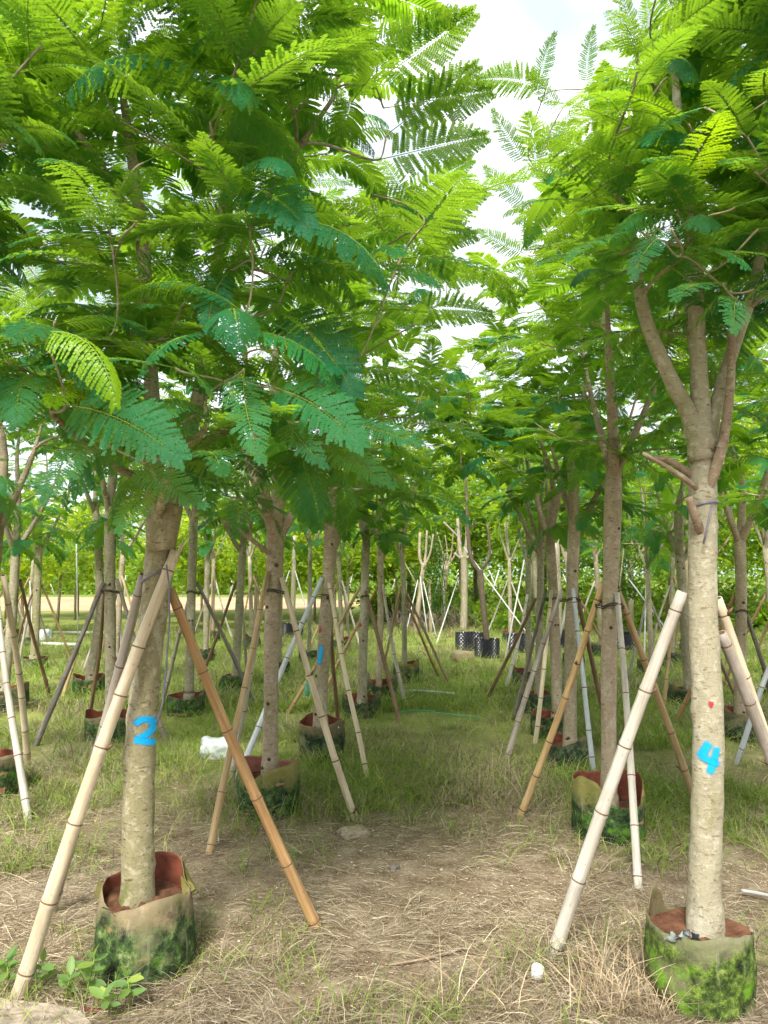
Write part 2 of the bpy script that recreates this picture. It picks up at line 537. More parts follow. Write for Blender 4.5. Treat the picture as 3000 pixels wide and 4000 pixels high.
# ------------------------------------------------------------------ ground
def gz(x, y):
    x = np.asarray(x, dtype=float)
    y = np.asarray(y, dtype=float)
    fade = np.clip((26 - y) / 12, 0, 1) * np.clip((14 - np.abs(x)) / 6, 0, 1)
    return fade * (.05 * (vnoise(x, y, 3, 1.9) - .5) + .022 * (vnoise(x, y, 4, .55) - .5))

def ground_mat():
    t = NT('ground_earth')
    tc_ = t.n('TexCoord')
    v = tc_.outputs['Object']
    sx = t.n('SeparateXYZ')
    t.l(v, sx.inputs[0])
    big = t.noise(v, .9, 5, .6)
    med = t.noise(v, 6, 6, .65)
    fin = t.noise(v, 55, 6, .7)
    c = t.ramp(med, [(.28, (.11, .076, .047)), (.48, (.21, .155, .098)), (.66, (.33, .265, .18)), (.8, (.46, .385, .275))])
    c = t.mix(t.ramp(big, [(.55, (0, 0, 0)), (.68, (.75, .75, .75))]), c, (.44, .36, .255))
    c = t.mix(t.ramp(fin, [(.5, (0, 0, 0)), (.75, (.6, .6, .6))]), c, (.50, .40, .26))
    c = t.mix(t.ramp(t.noise(v, 90, 4), [(.6, (0, 0, 0)), (.75, (.8, .8, .8))]), c, (.07, .045, .025))
    far = t.n('MapRange')
    t.l(sx.outputs['Y'], far.inputs[0])
    far.inputs[1].default_value = 4.8
    far.inputs[2].default_value = 8.5
    grassy = t.ramp(t.noise(v, 1.6, 6, .7), [(.3, (.10, .15, .025)), (.5, (.20, .25, .05)), (.7, (.33, .33, .10))])
    c = t.mix(t.math('MULTIPLY', far.outputs[0], .85), c, grassy)
    h = t.math('ADD', med, t.math('MULTIPLY', fin, .6))
    return t.done(t.principled(c, .95, .05, t.bump(h, .7, .02)))

xs = np.concatenate([-np.geomspace(300, 9, 14), np.linspace(-8, 8, 110), np.geomspace(9, 300, 14)])
ys = np.concatenate([[-60, -20, -6, -2], np.linspace(0, 16, 110), np.geomspace(17, 600, 22)])
GX, GY = np.meshgrid(xs, ys)
GV = np.stack([GX.ravel(), GY.ravel(), gz(GX.ravel(), GY.ravel())], 1)
nx, ny = len(xs), len(ys)
ii, jj = np.meshgrid(np.arange(nx - 1), np.arange(ny - 1))
q = (jj * nx + ii).ravel()
ground = link('ground', np_mesh('ground', GV, [np.stack([q, q + 1, q + nx + 1, q + nx], 1)], ground_mat(), smooth=True))
tag(ground, 'brown earth of the nursery lane, bare and sandy in places', None, None, 'structure')

def flat_sheet(name, pts, z, mat, label):
    b = MB()
    b.add([(x, y, z) for x, y in pts], [tuple(range(len(pts)))])
    return tag(link(name, b.mesh(name, mat, False)), label, None, None, 'structure')
sandm = plain('orange_sand', (.52, .33, .19), .95, .05, .25, .5, .3)
flat_sheet('sand_path', [(-90, 34), (-30, 33), (-8, 34), (-3, 36), (-1, 40), (-2, 46), (-8, 53), (-90, 56)], .006, sandm,
           'orange sandy track crossing behind the nursery rows')
pm = plain('pale_concrete', (.36, .295, .225), .95, .05, .45, 22, .8)
b = MB()
rim = [(-2.4, 2.2), (-.98, 2.2), (-.98, 2.62), (-1.02, 2.80), (-1.10, 2.885), (-1.22, 2.93), (-1.36, 2.955), (-1.6, 2.98), (-2.4, 3.02)]
n_ = len(rim)
b.add([(x, y, .026) for x, y in rim] + [(x + (.02 if x > -2 else 0), y + .02, -.03) for x, y in rim],
      [tuple(range(n_))] + [(i, n_ + i, n_ + (i + 1) % n_, (i + 1) % n_) for i in range(n_)])
tag(link('road_edge', b.mesh('road_edge', pm, False)), 'pale concrete road edge dusted with sand in the near left corner', None, None, 'structure')

# ------------------------------------------------------------------ grass and straw
def tint_mat(name, rough=.65, trans=.3, spec=.2):
    t = NT(name)
    a = t.n('VertexColor')
    a.layer_name = 'tint'
    p = t.principled(a.outputs['Color'], rough, spec)
    tr = t.n('BsdfTranslucent')
    t.l(a.outputs['Color'], tr.inputs['Color'])
    ms = t.n('MixShader')
    ms.inputs[0].default_value = trans
    t.l(p, ms.inputs[1])
    t.l(tr.outputs[0], ms.inputs[2])
    return t.done(ms.outputs[0])
M['grass'] = tint_mat('grass_blade', .55, .35)
M['straw'] = tint_mat('dry_straw', .75, .15)

def blades(name, P, L, w, az, a, b_, c, d, colr, mat, twist, curve=None):
    """strips of three segments: sideways L(a t + b t2), upwards L(c t - d t2)"""
    n = len(P)
    dx, dy = np.cos(az), np.sin(az)
    sx, sy = -np.sin(az), np.cos(az)
    cv = np.zeros(n) if curve is None else curve
    z0 = gz(P[:, 0], P[:, 1])
    V = []
    wid = [1.0, .9, .65]
    for k, t in enumerate((0, .34, .68, 1.0)):
        o = L * (a * t + b_ * t * t)
        sd = L * cv * t * t
        X = P[:, 0] + dx * o + sx * sd
        Y = P[:, 1] + dy * o + sy * sd
        Z = z0 + P[:, 2] + L * (c * t - d * t * t)
        if k < 3:
            hw = w * wid[k] / 2
            ct, st = np.cos(twist), np.sin(twist)
            V.append(np.stack([X - sx * hw * ct, Y - sy * hw * ct, Z - hw * st], 1))
            V.append(np.stack([X + sx * hw * ct, Y + sy * hw * ct, Z + hw * st], 1))
        else:
            V.append(np.stack([X, Y, Z], 1))
    V = np.stack(V, 1).reshape(-1, 3)
    base = np.arange(n) * 7
    Q = np.concatenate([np.stack([base + i, base + i + 1, base + i + 3, base + i + 2], 1) for i in (0, 2)])
    Tt = np.stack([base + 4, base + 5, base + 6], 1)
    return np_mesh(name, V, [Q, Tt], mat, np.repeat(colr, 7, axis=0))

g = np.random.default_rng(11)

def scatter(n, y0, y1, powr=1.0):
    """points in the wedge the lens can see, with a margin"""
    y = y0 + (y1 - y0) * g.random(n) ** powr
    x = (g.random(n) * 2 - 1) * (.56 * y + .7)
    return x, y

BAGS_XY = [(v[0], v[1]) for v in TREES.values()]
def clear_of_bags(x, y, r=.20):
    k = np.ones(len(x), bool)
    for bx, by in BAGS_XY:
        k &= (x - bx) ** 2 + (y - by) ** 2 > r * r
    return k

def lane(x, y):
    return np.abs(x - (.42 + .125 * (y - 3)))

def mixcol(cols, n, jit=.22):
    cols = np.array(cols)
    i = g.integers(0, len(cols), n)
    j = g.integers(0, len(cols), n)
    u = g.random(n)[:, None]
    return (cols[i] * (1 - u) + cols[j] * u) * (1 + jit * (g.random(n)[:, None] * 2 - 1))

GREENS = [(.17, .28, .03), (.23, .35, .045), (.12, .22, .03), (.31, .40, .07), (.40, .42, .11)]
STRAWS = [(.43, .355, .23), (.33, .265, .165), (.23, .175, .11), (.53, .465, .33), (.15, .115, .072), (.28, .22, .14)]

def tufts(name, n, y0, y1, powr, per, L0, L1, w0, w1, dens, label, dryness=.25, spread=.05, kind_green=GREENS):
    x, y = scatter(n, y0, y1, powr)
    keep = clear_of_bags(x, y, .18) & (g.random(n) < dens(x, y))
    x, y = x[keep], y[keep]
    m = len(x)
    size = .6 + .6 * vnoise(x, y, 21, .8)
    dry = np.clip(dryness + .9 * (vnoise(x, y, 31, .9) - .5) + .25 * (g.random(m) - .5), 0, 1)
    P = np.repeat(np.stack([x, y, np.zeros(m)], 1), per, axis=0)
    N = len(P)
    P[:, :2] += g.normal(0, spread, (N, 2))
    sz = np.repeat(size, per)
    L = (L0 + (L1 - L0) * g.random(N)) * sz
    w = (w0 + (w1 - w0) * g.random(N))
    az = g.random(N) * 6.283
    leanv = g.random(N)
    isdry = g.random(N) < np.repeat(dry, per)
    c = np.where(isdry[:, None], mixcol(STRAWS, N), mixcol(kind_green, N))
    o = link(name, blades(name, P, L, w, az, .15 + .45 * leanv, .25 + .5 * g.random(N), .98 - .25 * leanv, .15 + .35 * leanv, c, M['grass'], (g.random(N) - .5) * 1.2, (g.random(N) - .5) * .4))
    return tag(o, label, 'grass', None, 'stuff')

def d_mid(x, y):
    nn = vnoise(x, y, 41, 1.1) * .6 + vnoise(x, y, 42, .4) * .4
    near = np.clip((y - 3.8) / 1.7, 0, 1)
    ln = np.clip((lane(x, y) - .15) / .9, np.where(y > 5.4, .85, .16), 1)
    return np.clip((nn - .30) * 2.4, 0.03, 1) * near * ln
def d_near(x, y):
    nn = vnoise(x, y, 51, .55)
    return np.clip((nn - .52) * 2.6, 0, 1)
def d_far(x, y):
    return np.clip(.55 + .5 * vnoise(x, y, 61, 1.5), 0, 1)

tufts('mid_grass', 9000, 4.2, 9.6, 1.15, 14, .08, .27, .003, .0058, d_mid, 'rough green grass around the grow bags and stakes', .40)
tufts('far_grass', 8500, 9.0, 24, 1.3, 10, .13, .32, .006, .012, d_far, 'yellow green grass between the farther trees', .30, .08, GREENS + [(.30, .34, .06)])
tufts('near_grass', 1500, 2.7, 5.0, 1.0, 12, .08, .24, .0022, .004, d_near, 'thin green tufts growing through the straw in front', .45, .028)

def straw_layer(name, n, y0, y1, powr, L0, L1, w0, w1, lift, label, dens=None, up=.06):
    x, y = scatter(n, y0, y1, powr)
    keep = clear_of_bags(x, y, .16)
    if dens is not None:
        keep &= g.random(n) < dens(x, y)
    x, y = x[keep], y[keep]
    N = len(x)
    P = np.stack([x, y, g.random(N) * lift + .003], 1)
    ang = vnoise(x, y, 71, .5) * 9 + g.normal(0, .9, N)
    L = L0 + (L1 - L0) * g.random(N)
    c = mixcol(STRAWS, N) * (.70 + .6 * vnoise(x, y, 73, .7))[:, None]
    o = link(name, blades(name, P, L, w0 + (w1 - w0) * g.random(N), ang, .9 + 0 * L, .1 + 0 * L, up + g.random(N) * up * 2.0, up + g.random(N) * up * 2.4, c, M['straw'],
                          (g.random(N) - .5) * 2.2, (g.random(N) - .5) * 1.1))
    return tag(o, label, 'straw', None, 'stuff')
def d_straw(x, y):
    return np.clip(1.2 - 1.0 * np.clip((vnoise(x, y, 81, .6) * .6 + vnoise(x, y, 82, .2) * .4 - .46) * 4.2, 0, 1), .10, 1) * np.clip((7.6 - y) / 2.6, .15, 1)
straw_layer('dry_straw', 115000, 2.55, 9.0, 1.4, .03, .13, .0012, .0030, .02, 'flattened dry straw litter covering the lane in front', d_straw)
straw_layer('loose_straw', 6500, 2.55, 7.5, 1.2, .10, .26, .0016, .0034, .045, 'longer loose straw stems lying over the litter', d_straw, .16)
straw_layer('leaf_crumbs', 26000, 2.55, 5.5, 1.0, .008, .022, .003, .007, .008, 'small crumbs of dead leaf scattered on the earth', None, .03)

# tall dry stalks in the near right corner
N = 520
cx = g.normal(0, 1, (N, 2))
P = np.zeros((N, 3))
P[:, 0] = np.where(g.random(N) < .78, .92 + .20 * cx[:, 0], .50 + .30 * cx[:, 0])
P[:, 1] = 2.86 + .10 * np.abs(cx[:, 1])
k = (P[:, 0] > .1) & ~((np.abs(P[:, 0] - .58) < .09) & (P[:, 1] > 2.7)) & ((P[:, 0] - 1.205) ** 2 + (P[:, 1] - 3.03) ** 2 > .05)
P = P[k]; N = len(P)
ln_ = g.random(N)
tag(link('dry_stalks', blades('dry_stalks', P, .12 + .34 * g.random(N) ** 1.6, .0022 + .002 * g.random(N), g.random(N) * 6.283, .15 + .5 * ln_, .2 + .3 * g.random(N), .95 - .3 * ln_, .1 + .3 * ln_,
                              mixcol([(.55, .43, .27), (.44, .32, .19), (.62, .52, .36), (.30, .22, .14)], N), M['straw'], (g.random(N) - .5) * 2, (g.random(N) - .5) * .5)),
    'tall bleached dry stalks standing before the mossy bag', 'dry grass', None, 'stuff')
# pebbles
N = 900
x, y = scatter(N, 2.6, 6, 1.2)
PV, PF = [], []
for i in range(N):
    s = .003 + .007 * g.random() ** 2
    o = np.array([x[i], y[i], float(gz(x[i], y[i])) + s * .3])
    dv = np.array([(1, 0, 0), (-1, 0, 0), (0, 1, 0), (0, -1, 0), (0, 0, .7), (0, 0, -.7)]) * s * (1 + .5 * (g.random((6, 1)) - .5))
    b0 = len(PV) * 6
    PV.append(o + dv)
    PF.append(np.array([(0, 2, 4), (2, 1, 4), (1, 3, 4), (3, 0, 4), (2, 0, 5), (1, 2, 5), (3, 1, 5), (0, 3, 5)]) + b0)
pc = np.repeat(mixcol([(.5, .42, .32), (.36, .28, .2), (.6, .55, .47)], N), 6, axis=0)
tag(link('pebbles', np_mesh('pebbles', np.concatenate(PV), [np.concatenate(PF)], M['straw'], pc)), 'small pebbles scattered on the bare lane earth', 'pebbles', None, 'stuff')

# ------------------------------------------------------------------ background planting
def broad_crown(seed, rad, nclump, nleaf, size, tints, zbias=0.0):
    """leaf-sized folded faces gathered in clumps through the crown's volume"""
    r = np.random.default_rng(seed)
    cc = []
    while len(cc) < nclump:
        p = r.uniform(-1, 1, 3)
        if .25 < np.linalg.norm(p) < 1:
            cc.append(p)
    cc = np.array(cc) * np.array(rad)
    i = r.integers(0, nclump, nleaf)
    cs = np.array(rad).mean() * .24
    pos = cc[i] + r.normal(0, 1, (nleaf, 3)) * np.array([cs, cs, cs * .6])
    az = r.random(nleaf) * 6.283
    pit = r.normal(-.35, .45, nleaf)
    L = size * (.6 + .8 * r.random(nleaf))
    d = np.stack([np.cos(az) * np.cos(pit), np.sin(az) * np.cos(pit), np.sin(pit)], 1)
    s = np.stack([-np.sin(az), np.cos(az), r.normal(0, .35, nleaf)], 1)
    s /= np.linalg.norm(s, axis=1)[:, None]
    nrm = np.cross(d, s)
    Lx = L[:, None]
    V = np.stack([pos, pos + d * Lx * .5 + s * Lx * .24 + nrm * Lx * .06, pos + d * Lx, pos + d * Lx * .5 - s * Lx * .24 + nrm * Lx * .06], 1).reshape(-1, 3)
    b_ = np.arange(nleaf) * 4
    F = np.concatenate([np.stack([b_, b_ + 1, b_ + 2], 1), np.stack([b_, b_ + 2, b_ + 3], 1)])
    tt = np.array(tints)
    ct = tt[r.integers(0, len(tt), nclump)][i] * (.75 + .5 * r.random((nleaf, 1)))
    return np_mesh('broad_foliage', V, [F], M['broad'], np.repeat(ct, 4, axis=0))

LIGHT = [(1.35, 1.25, 1.0), (1.7, 1.45, 1.0), (1.1, 1.1, 1.3), (2.0, 1.6, .9), (1.2, 1.3, 1.8)]
MIDG = [(1.0, 1.05, 1.1), (1.3, 1.25, 1.1), (.8, .9, 1.0), (1.7, 1.5, 1.0)]
DARKG = [(.35, .5, .8), (.5, .6, .9), (.28, .42, .7)]
CROWN = {'light': [broad_crown(s, (1.3, 1.2, 1.2), 30, 1700, .22, LIGHT) for s in (1, 2, 3)],
         'mid': [broad_crown(s, (1.7, 1.6, 1.7), 40, 2300, .24, MIDG) for s in (4, 5, 6)],
         'dark': [broad_crown(7, (.75, .7, 1.3), 30, 2600, .12, DARKG)]}

def bg_tree(name, x, y, h, kind, label, cat, group, trunk_r=.045, clear=.9, bark='bark_grey', seed=0, sx=1.0, stems=3):
    rg = random.Random(seed)
    root = empty(name, (x, y, 0), label, cat, group)
    b = MB()
    top = clear + (h - clear) * .45
    lean = rg.uniform(-.12, .12)
    b.tube([(0, 0, -.05), (lean * .4, 0, clear), (lean, 0, top)], [trunk_r * 1.15, trunk_r, trunk_r * .7], 8)
    for k in range(stems):
        a = rg.uniform(0, 6.28)
        l_ = (h - clear) * rg.uniform(.35, .55)
        p0 = Vector((lean * .5, 0, clear + (top - clear) * rg.uniform(.0, .9)))
        d = Vector((math.cos(a) * .7, math.sin(a) * .7, .9))
        b.tube([p0, p0 + d * l_ * .5, p0 + d * l_ + Vector((0, 0, .15 * l_))], [trunk_r * .6, trunk_r * .42, trunk_r * .2], 6)
    link('trunk', b.mesh('trunk', M[bark]), root)
    me = CROWN[kind][seed % len(CROWN[kind])]
    cr_ = link('crown', me, root)
    base_r = {'light': 1.25, 'mid': 1.75, 'dark': 1.5}[kind]
    s = (h - clear) / 2 / base_r
    cr_.location = (lean, 0, clear + (h - clear) / 2 * .98)
    cr_.scale = (s * sx, s * sx, s)
    cr_.rotation_euler = (0, 0, rg.uniform(0, 6.28))
    cr_['kind'] = 'stuff'
    return root

def place_words(x):
    return 'far left' if x < -9 else 'left' if x < -4.5 else 'centre left' if x < 0 else 'centre' if x < 3.5 else 'right' if x < 8 else 'far right'
bgl = [(-12.6, 23, 3.2), (-10.9, 27, 4.4), (-9.6, 22.5, 2.8), (-8.3, 28, 4.6), (-7.4, 23.5, 2.7), (-6.2, 26, 4.0), (-5.2, 22.5, 2.9), (-4.3, 26, 4.6), (-3.3, 23, 3.3), (-2.4, 26.5, 5.0), (-1.5, 23.5, 4.0), (-.6, 27, 5.6), (-11.8, 29.5, 4.2), (-13.6, 27.5, 3.6), (-14.8, 24, 3.4), (-7, 30, 4.6), (-3.8, 31, 5.6), (.4, 24.5, 4.4), (-9.2, 19.5, 3.0), (-5.9, 20.6, 3.3), (-3.4, 20.2, 2.9), (-11.6, 20.2, 3.2), (-1.0, 21, 3.1)]
order = sorted(range(len(bgl)), key=lambda i: bgl[i][0] / bgl[i][1])
words_ = ['first', 'second', 'third', 'fourth', 'fifth', 'sixth', 'seventh', 'eighth', 'ninth', 'tenth', 'eleventh', 'twelfth', 'thirteenth', 'fourteenth', 'fifteenth', 'sixteenth', 'seventeenth', 'eighteenth', 'nineteenth', 'twentieth', 'twenty-first', 'twenty-second', 'twenty-third', 'twenty-fourth']
for k, i in enumerate(order):
    x, y, h = bgl[i]
    bg_tree('broadleaf_sapling', x, y, h, 'light', 'yellow green broadleaf sapling by the sandy track, %s counted from the left edge' % words_[k], 'sapling',
            'broadleaf saplings by the sandy track', .04, 1.15 + .15 * (i % 3), 'bark_brown', i * 7 + 1, 1.1)
bgr = [(.9, 28, 6.6), (2.6, 25.5, 5.4), (3.6, 30, 8.2), (5.0, 26, 6.2), (6.3, 30, 8.0), (7.4, 24.5, 5.6), (8.8, 28, 7.2), (10.2, 24, 5.8), (11.6, 27, 7.4), (13.2, 25, 6.4), (15, 29, 7.6), (4.3, 21.5, 4.4), (6.6, 20.5, 4.2), (8.9, 20.5, 4.6), (10.8, 19.5, 4.6)]
order = sorted(range(len(bgr)), key=lambda i: bgr[i][0] / bgr[i][1])
for k, i in enumerate(order):
    x, y, h = bgr[i]
    bg_tree('broadleaf_tree', x, y, h, 'mid', 'leafy green broadleaf tree behind the right rows, %s counted from the lane' % words_[k], 'tree',
            'broadleaf trees behind the right rows', .08, 1.7 + .25 * (i % 3), 'bark_grey', i * 5 + 2, 1.0, 4)
bg_tree('ivy_column', 1.32, 21.2, 3.1, 'dark', 'dark evergreen shrub column between the pale pruned trunks', 'shrub', None, .05, .1, 'bark_brown', 3, .55, 1)
bg_tree('dark_shrub', 5.6, 18.6, 3.4, 'dark', 'dark drooping evergreen behind the right row near the black pot', 'shrub', None, .05, .6, 'bark_brown', 5, .9, 2)

# far woodland: one green mass beyond the sandy track
r2 = np.random.default_rng(5)
Vs, Fs, Cs, nb = [], [], [], 0
for i in range(150):
    x0 = -75 + 150 * (i + r2.random()) / 150
    y0 = 60 + 22 * r2.random()
    hh = 3.6 + 3.2 * r2.random()
    if x0 > 2: hh += 2.5
    n = 520
    p = r2.normal(0, 1, (n, 3)) * np.array([1.4, 1.2, hh * .27]) + np.array([x0, y0, hh * .42])
    p[:, 2] = np.maximum(p[:, 2], .1)
    a = r2.random(n) * 6.283
    L = .35 * (.6 + .8 * r2.random(n))
    d = np.stack([np.cos(a), np.sin(a), r2.normal(-.2, .5, n)], 1) * L[:, None]
    s = np.stack([-np.sin(a), np.cos(a), r2.normal(0, .6, n)], 1) * L[:, None] * .4
    Vs.append(np.stack([p, p + d * .5 + s, p + d, p + d * .5 - s], 1).reshape(-1, 3))
    Fs.append(np.arange(n)[:, None] * 4 + np.arange(4)[None] + nb)
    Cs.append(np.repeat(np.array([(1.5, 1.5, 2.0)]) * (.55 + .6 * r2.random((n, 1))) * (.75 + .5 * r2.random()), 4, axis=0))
    nb += n * 4
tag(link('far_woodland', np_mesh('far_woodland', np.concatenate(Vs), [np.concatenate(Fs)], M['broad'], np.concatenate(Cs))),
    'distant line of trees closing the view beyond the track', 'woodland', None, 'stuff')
# low undergrowth between the far trees
Vs, Fs, Cs, nb = [], [], [], 0
for i in range(80):
    x0 = -1 + 20 * r2.random()
    y0 = 21.5 + 12 * r2.random() + (3 if x0 < 3 else 0)
    hh = .5 + .9 * r2.random()
    n = 420
    p = r2.normal(0, 1, (n, 3)) * np.array([.5, .5, hh * .28]) + np.array([x0, y0, hh * .5])
    p[:, 2] = np.maximum(p[:, 2], .03)
    a = r2.random(n) * 6.283
    L = .15 * (.6 + .8 * r2.random(n))
    d = np.stack([np.cos(a), np.sin(a), r2.normal(-.1, .5, n)], 1) * L[:, None]
    s = np.stack([-np.sin(a), np.cos(a), r2.normal(0, .6, n)], 1) * L[:, None] * .35
    Vs.append(np.stack([p, p + d * .5 + s, p + d, p + d * .5 - s], 1).reshape(-1, 3))
    Fs.append(np.arange(n)[:, None] * 4 + np.arange(4)[None] + nb)
    Cs.append(np.repeat(np.array([(1.3, 1.3, 1.2)]) * (.5 + .7 * r2.random((n, 1))) * (.6 + .6 * r2.random()), 4, axis=0))
    nb += n * 4
tag(link('undergrowth', np_mesh('undergrowth', np.concatenate(Vs), [np.concatenate(Fs)], M['broad'], np.concatenate(Cs))),
    'low tangled green undergrowth beneath the far trees', 'undergrowth', None, 'stuff')
# dead brush
N = 700
P = np.zeros((N, 3))
P[:, 0] = 2.4 + 2.2 * (g.random(N) - .5) * 2
P[:, 1] = 23.4 + .8 * g.normal(0, 1, N)
ln_ = g.random(N)
tag(link('dry_brush', blades('dry_brush', P, .5 + .7 * g.random(N), .012 + .014 * g.random(N), g.random(N) * 6.283, .2 + .9 * ln_, .2 * g.random(N), .95 - .6 * ln_, .1 * ln_,
                             mixcol([(.26, .19, .16), (.36, .28, .22), (.2, .15, .15)], N), M['straw'], (g.random(N) - .5) * 2, (g.random(N) - .5) * .3)),
    'heap of grey brown dead brush behind the black pots', 'brush', None, 'stuff')

# ------------------------------------------------------------------ feathery leaf (bipinnate)
def leaf_mesh(seed, L=.50, pairs=18, W=.125, droop=.7, sag=.30, fold=.12, leaflets=12, mat='leaf', solid=False):
    rg = random.Random(seed)
    b = MB()
    # rachis curve in the XZ plane
    K = 40
    pts, tans = [Vector((0, 0, 0))], []
    bend = rg.uniform(-.5, .5)
    p = Vector((0, 0, 0))
    for i in range(K):
        t = (i + .5) / K
        th = .10 - droop * t ** 1.4
        la = bend * t
        T = Vector((math.cos(th) * math.cos(la), math.cos(th) * math.sin(la), math.sin(th)))
        tans.append(T)
        p = p + T * (L / K)
        pts.append(p.copy())
    tans.append(tans[-1])
    idx = list(range(0, K + 1, 5))
    b.tube([pts[i] for i in idx], [.0026 * (1 - .75 * i / K) for i in idx], 4, 1, False)
    t0 = .13
    for k in range(pairs):
        s = k / (pairs - 1)
        t = t0 + (1 - t0) * s ** .95
        f = t * K
        i = min(int(f), K - 1)
        c = pts[i].lerp(pts[i + 1], f - i)
        T = tans[i]
        S = Vector((0, 0, 1)).cross(T).normalized()
        Nn = T.cross(S)
        prof = (.52 + .48 * math.sin(math.pi * min(1, (s * .92 + .12)) ** .85)) * (1 - .35 * s ** 4)
        for side in (-1, 1):
            pl = W * prof * rg.uniform(.88, 1.08)
            a = R(74 - 44 * s ** 1.5 + rg.uniform(-5, 5))
            D = T * math.cos(a) + S * (side * math.sin(a)) + Nn * fold * rg.uniform(.3, 1.5)
            D.normalize()
            Q = D.cross(Nn).normalized()
            m = leaflets
            if solid:
                if rg.random() < .03:
                    continue
                hw = .0098 * W / .110
                cut = .65 if rg.random() < .10 else 1.0
                vs_ = []
                for u, wd in ((.04, .75), (.4, 1.0), (.78, .95), (1.0, .5)):
                    u *= cut
                    q0 = c + D * (pl * u) + Nn * (-sag * pl * u * u)
                    vs_ += [q0 - Q * hw * wd, q0 + Q * hw * wd]
                b.add(vs_, [(0, 1, 3, 2), (2, 3, 5, 4), (4, 5, 7, 6)], 0)
                continue
            broken = rg.random() < .12
            if rg.random() < .035:
                continue
            for j in range(m):
                u0 = .05 + .95 * j / m
                if broken and j > m * .6:
                    break
                du = .95 / m * .98
                for sd in (-1, 1):
                    if rg.random() < .025:
                        continue
                    ll = (.0087 * (1 - .45 * (j / m) ** 3) * (.75 + .25 * min(1, j / 2))) * W / .125
                    def at_(u, q_, dz):
                        return c + D * (pl * u) + Q * (sd * q_) + Nn * (-sag * pl * u * u + dz)
                    dz = rg.uniform(-.0025, .002)
                    b.add([at_(u0, 0, 0), at_(u0 + du, 0, 0), at_(u0 + du * 1.18, ll, dz), at_(u0 + du * .38, ll, dz)], [(0, 1, 2, 3)], 0)
    return b.mesh('leaf', [M[mat], M['rachis']], False)

LEAF = [leaf_mesh(i, .50, 27 + i % 6, .098 + .012 * (i % 4), [.45, .75, 1.0, .6, 1.25, .85, 1.5, .3, .95, .7][i], [.18, .3, .42, .1, .5, .25, .6, .22, .35, .15][i], [.12, .05, .2, .1, -.05, .25, 0, .3, .12, .18][i]) for i in range(10)]
LEAF_FAR = [leaf_mesh(i + 50, .50, 22 + i % 4, .102 + .012 * (i % 4), [.45, .75, 1.0, .6, 1.25, .85][i], [.18, .3, .42, .1, .5, .25][i], [.12, .05, .2, .1, -.05, .25][i], solid=True) for i in range(6)]
LEAF_YOUNG = leaf_mesh(31, .50, 25, .075, 1.1, .75, -.1, 9, 'leaf_young')
LEAF_YOUNG2 = leaf_mesh(32, .50, 29, .10, .5, .2, .1, 10, 'leaf_young')
LEAF_WILT = leaf_mesh(33, .40, 14, .06, 1.9, 1.1, -.4, 7, 'leaf_wilt')
REACH = .47

def mesh_arrays(me):
    v = np.empty(len(me.vertices) * 3, dtype=np.float32)
    me.vertices.foreach_get('co', v)
    f = np.array([tuple(p.vertices) for p in me.polygons], dtype=np.int32)
    return v.reshape(-1, 3), f
FAR_ARR = [mesh_arrays(m) for m in LEAF_FAR]

CAMP = Vector((0, 0, 1.6))
def frame(d, up, roll=0.0):
    d = d.normalized()
    y = up.cross(d)
    if y.length < 1e-4:
        y = Vector((1, 0, 0)).cross(d)
    y.normalize()
    z = d.cross(y)
    m = Matrix((d, y, z)).transposed()
    return m.to_quaternion() @ Quaternion((1, 0, 0), roll)

def put_leaf(root, base, d, up, scale, mesh, roll=0.0):
    o = link('leaf', mesh, root)
    o.location = base - root.location
    o.rotation_mode = 'QUATERNION'
    o.rotation_quaternion = frame(d, up, roll)
    o.scale = (scale, scale, scale)
    return o

def lane_open(p):
    """the gap that is kept clear between the two nearest crowns"""
    c = .40 + .13 * (p.y - 3)
    if p.y < 4.0 and p.x > .3 and p.z > 3.25 and p.x < .52 + (p.z - 3.25) * .75:
        return True
    if p.y < 6.5:
        return p.z > 2.45 and abs(p.x - c) < (.04 + .07 * min(max(p.z - 3.0, 0), 1.2))
    return False

def bez(p0, p1, p2, p3, n):
    out = []
    for i in range(n):
        t = i / (n - 1)
        u = 1 - t
        out.append(p0 * u ** 3 + p1 * 3 * u * u * t + p2 * 3 * u * t * t + p3 * t ** 3)
    return out

